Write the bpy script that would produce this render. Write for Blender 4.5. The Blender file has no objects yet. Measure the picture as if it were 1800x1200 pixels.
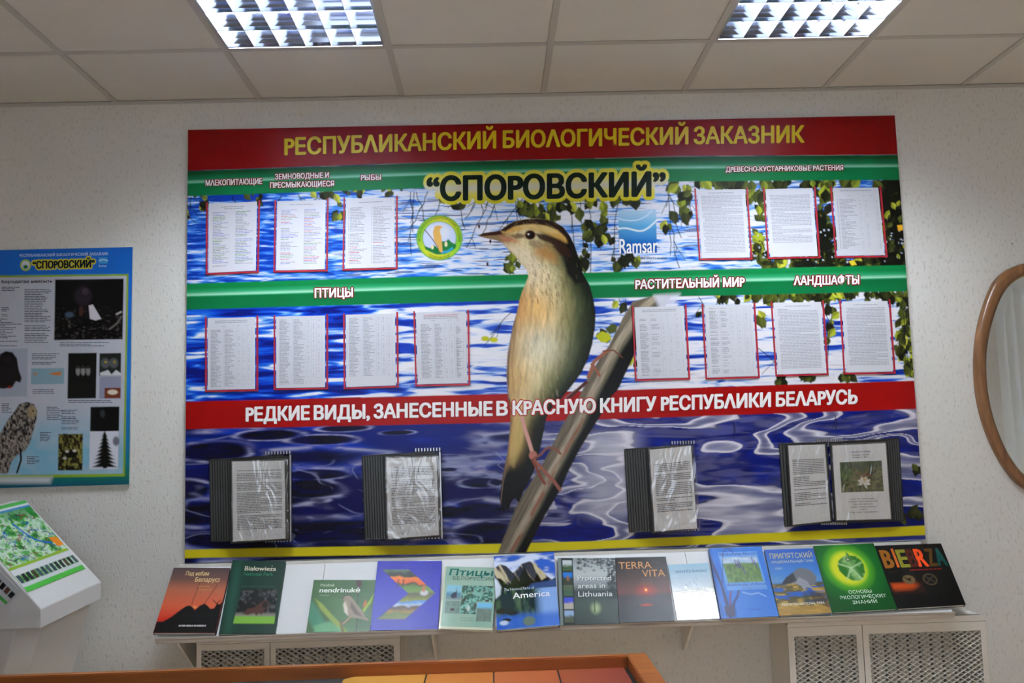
import bpy, bmesh, math, random
import numpy as np
from mathutils import Matrix, Vector

# ------------------------------------------------------------------ camera, world, exposure, light
SC = bpy.context.scene
COL = SC.collection
CAM = np.array([1.23902469, -3.79317039, 1.5])
YAW, PITCH, ROLL, FPX = -0.02333664, 0.10226247, 0.02844351, 1624.58773
def rot(yaw, pitch, roll):
    cy, sy = math.cos(yaw), math.sin(yaw); cp, sp = math.cos(pitch), math.sin(pitch); cr, sr = math.cos(roll), math.sin(roll)
    return (np.array([[cy, -sy, 0], [sy, cy, 0], [0, 0, 1]]) @ np.array([[1, 0, 0], [0, cp, -sp], [0, sp, cp]])
            @ np.array([[cr, 0, sr], [0, 1, 0], [-sr, 0, cr]]))
R3 = rot(YAW, PITCH, ROLL)
cd = bpy.data.cameras.new('camera'); cam = bpy.data.objects.new('camera', cd); COL.objects.link(cam)
cd.sensor_width = 36.0; cd.lens = FPX / 1800 * 36.0; cd.clip_start = 0.05; cd.clip_end = 60
M = Matrix.Identity(4)
for i in range(3):
    M[i][0] = R3[i, 0]; M[i][1] = R3[i, 2]; M[i][2] = -R3[i, 1]; M[i][3] = CAM[i]
cam.matrix_world = M
SC.camera = cam
wd = bpy.data.worlds.new('world'); SC.world = wd; wd.use_nodes = True
wd.node_tree.nodes['Background'].inputs[0].default_value = (0.75, 0.85, 1.0, 1); wd.node_tree.nodes['Background'].inputs[1].default_value = 1.0
SC.view_settings.view_transform = 'Standard'; SC.view_settings.look = 'None'; SC.view_settings.gamma = 1.0
SC.view_settings.use_curve_mapping = False
SC.view_settings.exposure = 0.75
TUBE_POWER = 92.0
SKY_POWER = 8.0
H = 2.9422          # ceiling height
X0 = -0.3093        # a ceiling grid line
XL, XR, YF = -2.35, 4.75, -6.6
def area(name, loc, direction, sx, sy, power, colr):
    l = bpy.data.lights.new(name, 'AREA'); l.shape = 'RECTANGLE'; l.size = sx; l.size_y = sy; l.energy = power; l.color = colr
    o = bpy.data.objects.new(name, l); COL.objects.link(o); o.location = loc
    o.rotation_euler = Vector(direction).to_track_quat('-Z', 'Y').to_euler(); return o
# daylight entering by the windows behind the camera and on the right
area('daylight_front', (1.2, YF - 0.35, 1.75), (0, 1, -0.05), 3.2, 1.5, SKY_POWER, (0.86, 0.93, 1.0))
area('daylight_right', (XR + 0.4, -1.5, 1.7), (-1, 0, -0.05), 1.7, 1.5, SKY_POWER * 0.35, (0.86, 0.93, 1.0))

# ------------------------------------------------------------------ geometry helpers
rng = random.Random(7)
BASE = {}
def s2l(c):
    c = np.asarray(c, float) / 255.0
    return np.where(c <= 0.04045, c / 12.92, ((c + 0.055) / 1.055) ** 2.4)
KP = 1.08
def pc(c):      # printing inks: a little contrasty
    return np.clip(s2l(255.0 * (np.asarray(c, float) / 255.0) ** 1.35) * KP, 0.002, 0.86)
def ray(P):
    P = np.atleast_2d(np.asarray(P, float))
    d = np.stack([(P[:, 0] - 900) / FPX, np.ones(len(P)), (600 - P[:, 1]) / FPX], 1)
    return d @ R3.T
def to_plane(P, o, n):
    d = ray(P); o = np.asarray(o, float); n = np.asarray(n, float)
    t = ((o - CAM) @ n) / (d @ n)
    return CAM + d * t[:, None]
def onY(x, y, Y): return to_plane([(x, y)], (0, Y, 0), (0, 1, 0))[0]
def onZ(x, y, Z): return to_plane([(x, y)], (0, 0, Z), (0, 0, 1))[0]
def project(W):
    q = (W - CAM) @ R3
    return np.stack([900 + FPX * q[:, 0] / q[:, 1], 600 - FPX * q[:, 2] / q[:, 1]], 1)
def link(o, parent=None):
    COL.objects.link(o)
    if parent is not None: o.parent = parent
    return o
def thing(name, loc, label=None, cat=None, group=None, kind=None):
    o = bpy.data.objects.new(name, None); o.empty_display_size = 0.05; COL.objects.link(o)
    o.location = tuple(float(v) for v in loc); BASE[o.name] = np.array(loc, float)
    return tag(o, label, cat, group, kind)
def tag(o, label=None, cat=None, group=None, kind=None):
    if label: o['label'] = label
    if cat: o['category'] = cat
    if group: o['group'] = group
    if kind: o['kind'] = kind
    return o
def base(o):
    return BASE.get(o.name, np.zeros(3)) if o is not None else np.zeros(3)
def obj(name, V, F, m, parent=None, cols=None, smooth=False, loc=None):
    """one mesh object from world-space verts"""
    b = base(parent) if parent is not None else (np.array(loc, float) if loc is not None else np.zeros(3))
    V = np.asarray(V, float).reshape(-1, 3) - b
    me = bpy.data.meshes.new(name)
    if isinstance(F, np.ndarray) and F.ndim == 2:
        n, k = F.shape
        me.vertices.add(len(V)); me.vertices.foreach_set('co', V.ravel())
        me.loops.add(n * k); me.loops.foreach_set('vertex_index', F.ravel().astype(np.int32))
        me.polygons.add(n); me.polygons.foreach_set('loop_start', np.arange(0, n * k, k, dtype=np.int32))
        try: me.polygons.foreach_set('loop_total', np.full(n, k, dtype=np.int32))
        except Exception: pass
        me.update(calc_edges=True)
    else:
        me.from_pydata([tuple(v) for v in V], [], [tuple(int(i) for i in f) for f in F]); me.update()
    if cols is not None:
        a = me.color_attributes.new('Col', 'FLOAT_COLOR', 'POINT')
        c4 = np.ones((len(V), 4), np.float32); c4[:, :3] = cols
        a.data.foreach_set('color', c4.ravel())
    if smooth: me.polygons.foreach_set('use_smooth', [True] * len(me.polygons))
    me.materials.append(m)
    o = bpy.data.objects.new(name, me); link(o, parent)
    BASE[o.name] = b
    if parent is None: o.location = tuple(b)
    return o
class MB:
    def __init__(s): s.V = []; s.F = []
    def add(s, V, F):
        n = len(s.V); s.V += [tuple(map(float, v)) for v in V]; s.F += [tuple(i + n for i in f) for f in F]; return s
    def hexa(s, p):   # p0..3 front ring, p4..7 back ring
        return s.add(p, [(0, 3, 2, 1), (4, 5, 6, 7), (0, 1, 5, 4), (1, 2, 6, 5), (2, 3, 7, 6), (3, 0, 4, 7)])
    def box(s, a, b):
        (x0, y0, z0), (x1, y1, z1) = a, b
        return s.hexa([(x0, y0, z0), (x1, y0, z0), (x1, y0, z1), (x0, y0, z1), (x0, y1, z0), (x1, y1, z0), (x1, y1, z1), (x0, y1, z1)])
    def slab(s, q, t, n=None):   # q: 4 world pts TL TR BR BL, thickness t behind it
        q = [np.array(v, float) for v in q]
        if n is None:
            n = np.cross(q[3] - q[0], q[1] - q[0]); n /= np.linalg.norm(n)
            if n @ (CAM - q[0]) < 0: n = -n
        n = np.asarray(n, float)
        return s.hexa([q[3], q[2], q[1], q[0]] + [v - n * t for v in (q[3], q[2], q[1], q[0])])
    def bar(s, a, b, w, d, n=(0, -1, 0)):   # rectangular bar a->b, width w across, depth d along -n
        a = np.array(a, float); b = np.array(b, float); n = np.array(n, float)
        u = b - a; u /= np.linalg.norm(u); v = np.cross(u, n); v /= np.linalg.norm(v)
        f = [a - v * w / 2, b - v * w / 2, b + v * w / 2, a + v * w / 2]
        return s.hexa([p for p in f] + [p - n * d for p in f])
    def tube(s, a, b, r, k=12, r2=None, caps=True):
        a = np.array(a, float); b = np.array(b, float); r2 = r if r2 is None else r2
        u = b - a; u /= np.linalg.norm(u); t = np.array([0, 0, 1.0]) if abs(u[2]) < .9 else np.array([1.0, 0, 0])
        v = np.cross(u, t); v /= np.linalg.norm(v); w = np.cross(u, v)
        V = []; F = []
        for c, rr in ((a, r), (b, r2)):
            for i in range(k):
                th = 2 * math.pi * i / k; V.append(c + rr * (math.cos(th) * v + math.sin(th) * w))
        for i in range(k): F.append((i, (i + 1) % k, k + (i + 1) % k, k + i))
        if caps: F.append(tuple(range(k))[::-1]); F.append(tuple(range(k, 2 * k)))
        return s.add(V, F)
    def prism(s, pts, ax, a, b):  # extrude 2D outline along axis ax from a to b
        V = []
        for t in (a, b):
            for p in pts:
                v = list(p); v.insert(ax, t); V.append(v)
        n = len(pts)
        return s.add(V, [tuple(range(n)), tuple(range(2 * n - 1, n - 1, -1))] + [(i, (i + 1) % n, n + (i + 1) % n, n + i) for i in range(n)])
    def build(s, name, m, parent=None, bevel=0, seg=2, smooth=False, loc=None):
        o = obj(name, s.V, s.F, m, parent, smooth=smooth, loc=loc)
        bm = bmesh.new(); bm.from_mesh(o.data)
        bmesh.ops.recalc_face_normals(bm, faces=bm.faces)
        if bevel: bmesh.ops.bevel(bm, geom=[e for e in bm.edges if e.is_manifold and e.calc_face_angle(0) > 0.5], offset=bevel, segments=seg, affect='EDGES', clamp_overlap=True)
        bm.to_mesh(o.data); bm.free(); return o

# ------------------------------------------------------------------ materials
def mat(name, color=(200, 200, 200), rough=0.5, metal=0.0, bump=0.0, bscale=40.0, vary=0.0, vscale=6.0, spec=0.5, emit=None, estr=0, alpha=None, lin=None, aniso=None, coat=0):
    m = bpy.data.materials.new(name); m.use_nodes = True; nt = m.node_tree; b = nt.nodes['Principled BSDF']
    c = tuple(s2l(color)) if lin is None else lin
    b.inputs['Base Color'].default_value = (*c, 1); b.inputs['Roughness'].default_value = rough; b.inputs['Metallic'].default_value = metal
    b.inputs['Specular IOR Level'].default_value = spec; b.inputs['Coat Weight'].default_value = coat
    tc = None
    if bump or vary:
        tc = nt.nodes.new('ShaderNodeTexCoord')
        mp = nt.nodes.new('ShaderNodeMapping'); nt.links.new(tc.outputs['Object'], mp.inputs[0])
        if aniso: mp.inputs['Scale'].default_value = aniso
    if vary:
        n = nt.nodes.new('ShaderNodeTexNoise'); n.inputs['Scale'].default_value = vscale; n.inputs['Detail'].default_value = 5
        nt.links.new(mp.outputs[0], n.inputs['Vector'])
        r = nt.nodes.new('ShaderNodeMix'); r.data_type = 'RGBA'; nt.links.new(n.outputs['Fac'], r.inputs['Factor'])
        r.inputs['A'].default_value = (*[v * (1 - vary) for v in c], 1); r.inputs['B'].default_value = (*[min(1, v * (1 + vary)) for v in c], 1)
        nt.links.new(r.outputs['Result'], b.inputs['Base Color'])
    if bump:
        n = nt.nodes.new('ShaderNodeTexNoise'); n.inputs['Scale'].default_value = bscale; n.inputs['Detail'].default_value = 4
        nt.links.new(mp.outputs[0], n.inputs['Vector'])
        bp = nt.nodes.new('ShaderNodeBump'); bp.inputs['Strength'].default_value = min(1, bump * 20); bp.inputs['Distance'].default_value = bump
        nt.links.new(n.outputs['Fac'], bp.inputs['Height']); nt.links.new(bp.outputs[0], b.inputs['Normal'])
    if emit is not None:
        b.inputs['Emission Color'].default_value = (*emit, 1); b.inputs['Emission Strength'].default_value = estr
    return m
def print_mat(name, rough, spec=0.5, coat=0.0, bump=0.0):
    m = bpy.data.materials.new(name); m.use_nodes = True; nt = m.node_tree; b = nt.nodes['Principled BSDF']
    a = nt.nodes.new('ShaderNodeAttribute'); a.attribute_name = 'Col'
    nt.links.new(a.outputs['Color'], b.inputs['Base Color']); b.inputs['Roughness'].default_value = rough
    b.inputs['Specular IOR Level'].default_value = spec; b.inputs['Coat Weight'].default_value = coat; b.inputs['Coat Roughness'].default_value = 0.08
    if bump:
        tc = nt.nodes.new('ShaderNodeTexCoord'); n = nt.nodes.new('ShaderNodeTexNoise'); n.inputs['Scale'].default_value = 60
        nt.links.new(tc.outputs['Object'], n.inputs['Vector']); bp = nt.nodes.new('ShaderNodeBump'); bp.inputs['Strength'].default_value = 0.3; bp.inputs['Distance'].default_value = bump
        nt.links.new(n.outputs['Fac'], bp.inputs['Height']); nt.links.new(bp.outputs[0], b.inputs['Normal'])
    return m
def wall_mat(name):
    m = bpy.data.materials.new(name); m.use_nodes = True; nt = m.node_tree; b = nt.nodes['Principled BSDF']; L = nt.links.new
    tc = nt.nodes.new('ShaderNodeTexCoord')
    def noise(sc, det, scale=(1, 1, 1)):
        mp = nt.nodes.new('ShaderNodeMapping'); mp.inputs['Scale'].default_value = scale; L(tc.outputs['Object'], mp.inputs[0])
        n = nt.nodes.new('ShaderNodeTexNoise'); n.inputs['Scale'].default_value = sc; n.inputs['Detail'].default_value = det; L(mp.outputs[0], n.inputs['Vector']); return n.outputs['Fac']
    def ramp(src, a, bb, c0, c1):
        r = nt.nodes.new('ShaderNodeValToRGB'); r.color_ramp.elements[0].position = a; r.color_ramp.elements[1].position = bb
        r.color_ramp.elements[0].color = (*c0, 1); r.color_ramp.elements[1].color = (*c1, 1); L(src, r.inputs[0]); return r.outputs[0]
    worm = ramp(noise(95, 3, (1, 1, 0.5)), 0.55, 0.72, (0, 0, 0), (1, 1, 1))
    fine = noise(170, 2)
    blotch = ramp(noise(1.3, 3), 0.3, 0.7, (0.70, 0.70, 0.675), (0.77, 0.77, 0.745))
    mx = nt.nodes.new('ShaderNodeMix'); mx.data_type = 'RGBA'; L(worm, mx.inputs['Factor']); L(blotch, mx.inputs['A'])
    mx.inputs['B'].default_value = (0.62, 0.61, 0.58, 1)  # sunken specks tinted darker: shade of the plaster relief put into the colour
    mx.blend_type = 'MIX'; L(mx.outputs['Result'], b.inputs['Base Color'])
    ma = nt.nodes.new('ShaderNodeMath'); ma.operation = 'MULTIPLY_ADD'; ma.inputs[1].default_value = -1.6
    L(worm, ma.inputs[0]); L(fine, ma.inputs[2])
    bp = nt.nodes.new('ShaderNodeBump'); bp.inputs['Strength'].default_value = 0.5; bp.inputs['Distance'].default_value = 0.0016
    L(ma.outputs[0], bp.inputs['Height']); L(bp.outputs[0], b.inputs['Normal']); b.inputs['Roughness'].default_value = 0.75
    b.inputs['Specular IOR Level'].default_value = 0.2
    return m
M_WALL = wall_mat('plaster')
M_TILE = mat('ceiling_tile', lin=(0.74, 0.72, 0.68), rough=0.9, bump=0.0006, bscale=160, vary=0.035, vscale=9, spec=0.1)
M_TBAR = mat('tbar', lin=(0.56, 0.54, 0.51), rough=0.45, spec=0.3)
M_FLOOR = mat('linoleum', (224, 192, 154), 0.4, vary=0.15, vscale=12)
M_WHITEM = mat('white_enamel', lin=(0.66, 0.67, 0.67), rough=0.35, vary=0.02)
M_CREAM = mat('cream_enamel', lin=(0.74, 0.725, 0.68), rough=0.4, vary=0.03)
M_SHELF = mat('shelf_white', lin=(0.64, 0.655, 0.665), rough=0.5, spec=.25)
M_EDGE = mat('shelf_edge', lin=(0.46, 0.40, 0.34), rough=0.5)
M_DARK = mat('dark_inside', lin=(0.10, 0.10, 0.095), rough=0.8)
M_BLACKP = mat('black_plastic', lin=(0.012, 0.012, 0.013), rough=0.32)
M_DKRIB = mat('dark_sleeve', lin=(0.055, 0.06, 0.058), rough=0.3)
M_SILVER = mat('silver', lin=(0.62, 0.62, 0.63), rough=0.3, metal=0.9)
M_MIRRORAL = mat('louvre_aluminium', lin=(0.46, 0.51, 0.64), rough=0.10, metal=1.0)
M_LAMELLA = mat('lamella_aluminium', lin=(0.86, 0.88, 0.92), rough=0.38, metal=0.7)
M_TUBE = mat('lamp_tube', (255, 255, 255), 0.5, emit=(0.86, 0.93, 1.0), estr=TUBE_POWER)
M_RED = mat('red_tape', lin=(0.32, 0.008, 0.022), rough=0.35)
M_MIRROR = mat('mirror_glass', lin=(0.80, 0.84, 0.84), rough=0.01, metal=1.0)
M_PRINT = print_mat('satin_print', 0.27, 0.22)
M_PAPER = print_mat('paper_print', 0.6, 0.25)
M_COVER = print_mat('glossy_cover', 0.36, 0.22, bump=0.0008)
M_GLOSSY = print_mat('shiny_dust_jacket', 0.09, 0.6, coat=0.6, bump=0.0010)
M_PAGES = mat('book_pages', lin=(0.72, 0.71, 0.66), rough=0.7)
M_BLIND = mat('blind_fabric', lin=(0.8, 0.82, 0.82), rough=0.8)
def wood(name, c0, c1, scale, rough=0.35, axis=(1, 12, 12)):
    m = bpy.data.materials.new(name); m.use_nodes = True; nt = m.node_tree; b = nt.nodes['Principled BSDF']; L = nt.links.new
    tc = nt.nodes.new('ShaderNodeTexCoord'); mp = nt.nodes.new('ShaderNodeMapping'); mp.inputs['Scale'].default_value = axis; L(tc.outputs['Object'], mp.inputs[0])
    n = nt.nodes.new('ShaderNodeTexNoise'); n.inputs['Scale'].default_value = scale; n.inputs['Detail'].default_value = 6; L(mp.outputs[0], n.inputs['Vector'])
    r = nt.nodes.new('ShaderNodeValToRGB'); r.color_ramp.elements[0].position = .35; r.color_ramp.elements[1].position = .65
    r.color_ramp.elements[0].color = (*s2l(c0), 1); r.color_ramp.elements[1].color = (*s2l(c1), 1); L(n.outputs['Fac'], r.inputs[0]); L(r.outputs[0], b.inputs['Base Color'])
    b.inputs['Roughness'].default_value = rough; return m
M_WOODT = wood('pine_rim', (142, 78, 30), (166, 96, 40), 3.0)
M_WOODM = wood('walnut_mirror_frame', (108, 74, 44), (134, 94, 60), 4.0, 0.3, (10, 10, 1.5))
def film_mat():
    m = bpy.data.materials.new('clear_sleeve_film'); m.use_nodes = True; nt = m.node_tree; L = nt.links.new
    out = nt.nodes['Material Output']; nt.nodes.remove(nt.nodes['Principled BSDF'])
    tr = nt.nodes.new('ShaderNodeBsdfTransparent'); gl = nt.nodes.new('ShaderNodeBsdfGlossy'); gl.inputs['Roughness'].default_value = 0.16
    tr.inputs[0].default_value = (0.95, 0.95, 0.95, 1)
    mx = nt.nodes.new('ShaderNodeMixShader'); mx.inputs[0].default_value = 0.11; L(tr.outputs[0], mx.inputs[1]); L(gl.outputs[0], mx.inputs[2]); L(mx.outputs[0], out.inputs[0])
    tc = nt.nodes.new('ShaderNodeTexCoord'); mp = nt.nodes.new('ShaderNodeMapping'); mp.inputs['Scale'].default_value = (1.6, 1, 0.8); mp.inputs['Rotation'].default_value = (0, .5, 0)
    n = nt.nodes.new('ShaderNodeTexNoise'); n.inputs['Scale'].default_value = 9; n.inputs['Detail'].default_value = 2; n.inputs['Distortion'].default_value = 1.2
    L(tc.outputs['Object'], mp.inputs[0]); L(mp.outputs[0], n.inputs['Vector'])
    bp = nt.nodes.new('ShaderNodeBump'); bp.inputs['Strength'].default_value = 1.0; bp.inputs['Distance'].default_value = 0.010
    L(n.outputs['Fac'], bp.inputs['Height']); L(bp.outputs[0], gl.inputs['Normal'])
    return m
M_FILM = film_mat()

# ------------------------------------------------------------------ flat print: surfaces, painting, lettering
class PlaneSurf:      # print coordinates = measured positions projected on a real plane
    def __init__(s, o, n): s.o = np.array(o, float); s.n = np.array(n, float) / np.linalg.norm(n)
    def w(s, P, off=0.0): return to_plane(P, s.o + s.n * off, s.n)
class QuadSurf:       # local W x H sheet stretched on four corners TL TR BR BL
    def __init__(s, q, W, Hh):
        s.q = [np.array(v, float) for v in q]; s.W = W; s.H = Hh
        n = np.cross(s.q[3] - s.q[0], s.q[1] - s.q[0]); n /= np.linalg.norm(n)
        if n @ (CAM - s.q[0]) < 0: n = -n
        s.n = n
    def w(s, P, off=0.0):
        P = np.atleast_2d(np.asarray(P, float)); u = (P[:, 0] / s.W)[:, None]; v = (P[:, 1] / s.H)[:, None]; q = s.q
        return (q[0] * (1 - u) + q[1] * u) * (1 - v) + (q[3] * (1 - u) + q[2] * u) * v + s.n * off
_T = np.random.RandomState(3).rand(256, 256)
def vnoise(x, y, seed=0):
    x = x + seed * 17.31; y = y + seed * 9.77
    xi = np.floor(x).astype(int); yi = np.floor(y).astype(int); fx = x - xi; fy = y - yi
    fx = fx * fx * (3 - 2 * fx); fy = fy * fy * (3 - 2 * fy)
    a = _T[xi & 255, yi & 255]; b = _T[(xi + 1) & 255, yi & 255]; c = _T[xi & 255, (yi + 1) & 255]; d = _T[(xi + 1) & 255, (yi + 1) & 255]
    return (a * (1 - fx) + b * fx) * (1 - fy) + (c * (1 - fx) + d * fx) * fy
def fbm(x, y, seed=0, o=3):
    r = 0; a = 0.5; t = 0
    for k in range(o):
        r = r + a * vnoise(x * 2 ** k, y * 2 ** k, seed + k * 5); t += a; a *= 0.5
    return r / t
def sm(a, b, x): t = np.clip((x - a) / (b - a), 0, 1); return t * t * (3 - 2 * t)
def lerp(a, b, t):
    return np.asarray(a) * (1 - t[:, None]) + np.asarray(b) * t[:, None]
def sdf(P, poly):
    poly = np.asarray(poly, float); d = np.full(len(P), 1e9); ins = np.zeros(len(P), bool); n = len(poly)
    for i in range(n):
        a = poly[i]; b = poly[(i + 1) % n]; e = b - a; w = P - a
        t = np.clip((w @ e) / max(e @ e, 1e-9), 0, 1); q = w - t[:, None] * e
        d = np.minimum(d, (q * q).sum(1))
        if a[1] != b[1]:
            c = ((a[1] > P[:, 1]) != (b[1] > P[:, 1])) & (P[:, 0] < (b[0] - a[0]) * (P[:, 1] - a[1]) / (b[1] - a[1]) + a[0]); ins ^= c
    d = np.sqrt(d); d[ins] *= -1; return d
def seg_d(P, segs):
    d = np.full(len(P), 1e9)
    for a, b in segs:
        a = np.asarray(a, float); b = np.asarray(b, float); e = b - a; w = P - a; t = np.clip((w @ e) / max(e @ e, 1e-9), 0, 1)
        q = w - t[:, None] * e; d = np.minimum(d, (q * q).sum(1))
    return np.sqrt(d)
class Canvas:
    def __init__(s, surf, corners_uv, nx, ny, fill=(128, 128, 128)):
        """grid over quad given in print coordinates (TL TR BR BL)"""
        s.surf = surf; s.nx = nx; s.ny = ny
        if isinstance(surf, PlaneSurf):
            W4 = surf.w(corners_uv); s.q = W4
            u, v = np.meshgrid(np.linspace(0, 1, nx), np.linspace(0, 1, ny)); u = u.ravel()[:, None]; v = v.ravel()[:, None]
            s.Wp = (W4[0] * (1 - u) + W4[1] * u) * (1 - v) + (W4[3] * (1 - u) + W4[2] * u) * v
            s.P = project(s.Wp)
        else:
            u, v = np.meshgrid(np.linspace(0, surf.W, nx), np.linspace(0, surf.H, ny)); s.P = np.stack([u.ravel(), v.ravel()], 1)
            s.Wp = surf.w(s.P)
        s.C = np.tile(pc(fill), (len(s.P), 1)); s.clip = None
    def sel(s, x0, y0, x1, y1):
        P = s.P; return np.nonzero((P[:, 0] >= x0) & (P[:, 0] <= x1) & (P[:, 1] >= y0) & (P[:, 1] <= y1))[0]
    def blend(s, idx, a, color):
        c = color(s.P[idx]) if callable(color) else pc(color)
        if s.clip is not None: a = a * s.clip[idx]
        s.C[idx] = s.C[idx] * (1 - a[:, None]) + c * a[:, None]
    def poly(s, poly, color, soft=1.5, op=1.0, grow=0):
        p = np.asarray(poly, float); m = soft + grow + 1; idx = s.sel(p[:, 0].min() - m, p[:, 1].min() - m, p[:, 0].max() + m, p[:, 1].max() + m)
        if len(idx) == 0: return
        a = np.clip(0.5 - (sdf(s.P[idx], p) - grow) / soft, 0, 1) * op; s.blend(idx, a, color)
    def line(s, pts, w, color, soft=1.2, op=1.0):
        p = np.asarray(pts, float); m = w + soft + 1; idx = s.sel(p[:, 0].min() - m, p[:, 1].min() - m, p[:, 0].max() + m, p[:, 1].max() + m)
        if len(idx) == 0: return
        d = seg_d(s.P[idx], list(zip(p[:-1], p[1:]))); s.blend(idx, np.clip(0.5 - (d - w / 2) / soft, 0, 1) * op, color)
    def ell(s, cx, cy, rx, ry, color, soft=0.3, op=1.0, ang=0.0, hole=None):
        r = max(rx, ry) * (1 + soft); idx = s.sel(cx - r, cy - r, cx + r, cy + r)
        if len(idx) == 0: return
        P = s.P[idx] - (cx, cy); c, sn = math.cos(ang), math.sin(ang)
        x = P[:, 0] * c + P[:, 1] * sn; y = -P[:, 0] * sn + P[:, 1] * c
        d = np.sqrt((x / rx) ** 2 + (y / ry) ** 2); a = 1 - sm(1 - soft, 1 + soft * .3, d)
        if hole: a = a * sm(hole - soft * .5, hole + soft * .3, d)
        s.blend(idx, a * op, color)
    def rect(s, x0, y0, x1, y1, color, soft=1.2, op=1.0): s.poly([(x0, y0), (x1, y0), (x1, y1), (x0, y1)], color, soft, op)
    def build(s, name, m, parent, off=0.0):
        nx, ny = s.nx, s.ny; i = np.arange(nx * ny).reshape(ny, nx)
        F = np.stack([i[:-1, :-1], i[1:, :-1], i[1:, 1:], i[:-1, 1:]], -1).reshape(-1, 4)
        return obj(name, s.Wp + s.surf.n * off, F, m, parent, cols=s.C)
_tc = {}
DROPPED = []
_LAT = str.maketrans('Р', 'P')      # same shape, cleaner outline
def glyphs(txt, bold, res=3):
    txt = txt.translate(_LAT)
    k = (txt, bold, res)
    if k not in _tc:
        c = bpy.data.curves.new('lettering', 'FONT'); c.body = txt; c.resolution_u = res; c.offset = bold
        o = bpy.data.objects.new('lettering', c); COL.objects.link(o); bpy.context.view_layer.update()
        e = o.evaluated_get(bpy.context.evaluated_depsgraph_get()); m = e.to_mesh()
        V = np.array([v.co[:2] for v in m.vertices]); F = [tuple(p.vertices) for p in m.polygons]; e.to_mesh_clear()
        bpy.data.objects.remove(o); bpy.data.curves.remove(c)
        V[:, 0] -= V[:, 0].min(); V[:, 0] /= V[:, 0].max(); V[:, 1] /= 0.729
        tri = np.array([V[list(f)] for f in F if len(f) == 3]); F = [f for f in F if len(f) == 3]
        cen = tri.mean(1); ar = np.abs(np.cross(tri[:, 1] - tri[:, 0], tri[:, 2] - tri[:, 0])); keep = []
        for i in range(len(F)):      # drop the doubled triangles the font outlines leave behind
            dup = False
            for q in (cen[i], .8 * tri[i, 0] + .2 * cen[i], .8 * tri[i, 1] + .2 * cen[i], .8 * tri[i, 2] + .2 * cen[i]):
                a, b, c_ = tri[:, 0], tri[:, 1], tri[:, 2]
                d1 = np.cross(b - a, q - a); d2 = np.cross(c_ - b, q - b); d3 = np.cross(a - c_, q - c_)
                ins = ((d1 > 1e-9) & (d2 > 1e-9) & (d3 > 1e-9)) | ((d1 < -1e-9) & (d2 < -1e-9) & (d3 < -1e-9)); ins[i] = False
                if (ins & ((ar > ar[i]) | ((ar == ar[i]) & (np.arange(len(F)) < i)))).any(): dup = True; break
            if not dup: keep.append(i)
        if ar.sum() > 0: DROPPED.append((txt, len(F) - len(keep)))
        F = [F[i] for i in keep] if len(keep) > .3 * len(F) else F
        _tc[k] = (V, F)
    return _tc[k]
class Flat:           # vector print: filled shapes and lettering, each layer a hair in front of the last
    def __init__(s, surf): s.surf = surf; s.V = []; s.F = []; s.C = []; s.n = 0
    def add(s, P, F, color, off):
        W = s.surf.w(P, off); s.V.append(W); s.F += [tuple(i + s.n for i in f) for f in F]
        c = color if isinstance(color, np.ndarray) and color.ndim == 2 else np.tile(pc(color), (len(W), 1)); s.C.append(c); s.n += len(W)
    def poly(s, pts, color, off=0.0003): s.add(np.array(pts, float), [tuple(range(len(pts)))], color, off)
    def rect(s, x0, y0, x1, y1, color, off=0.0003): s.poly([(x0, y0), (x1, y0), (x1, y1), (x0, y1)], color, off)
    def text(s, txt, xs, ys, cap, color, bold=0.03, off=0.0012, halo=None, hc=None, n=8, italic=0.0, shadow=None, sc=None, res=3):
        V, F = glyphs(txt, 0.0, res); xs = list(xs); ys = list(ys) if hasattr(ys, '__len__') else [ys] * len(xs)
        x = xs[0] + V[:, 0] * (xs[-1] - xs[0]) + italic * V[:, 1] * cap
        capa = np.interp(x, xs, cap) if hasattr(cap, '__len__') else cap
        y = np.interp(x, xs, ys) - V[:, 1] * capa
        P = np.stack([x, y], 1)
        if shadow is not None: s.add(P + np.array(shadow), F, sc, off - 0.00055)
        cm = float(np.mean(cap)) if hasattr(cap, '__len__') else cap
        br = bold * cm * 1.25
        if halo:
            for k in range(n):
                a = 2 * math.pi * k / n; s.add(P + (halo + br) * np.array([math.cos(a), math.sin(a)]), F, hc, off - 0.0003 - k * 2.5e-5)
        nb = 0 if br < .12 else 4 if br < .5 else 8
        for k in range(nb):      # heavier face: the outline thickened a little to every side
            a = 2 * math.pi * (k + .5) / nb; s.add(P + br * np.array([math.cos(a) * 1.1, math.sin(a) * .8]), F, color, off - 2.5e-5 * (k + 1))
        s.add(P, F, color, off); return P, F
    def arc(s, txt, cx, cy, r, a0, a1, cap, color, bold=0.03, off=0.0012, inside=False):
        V, F = glyphs(txt, 0.0, 2); th = np.radians(a0 + V[:, 0] * (a1 - a0)); rr = r + V[:, 1] * cap * (-1 if inside else 1)
        s.add(np.stack([cx + rr * np.cos(th), cy - rr * np.sin(th)], 1), F, color, off)
    def build(s, name, m, parent=None):
        return obj(name, np.concatenate(s.V), s.F, m, parent, cols=np.concatenate(s.C))

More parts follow.
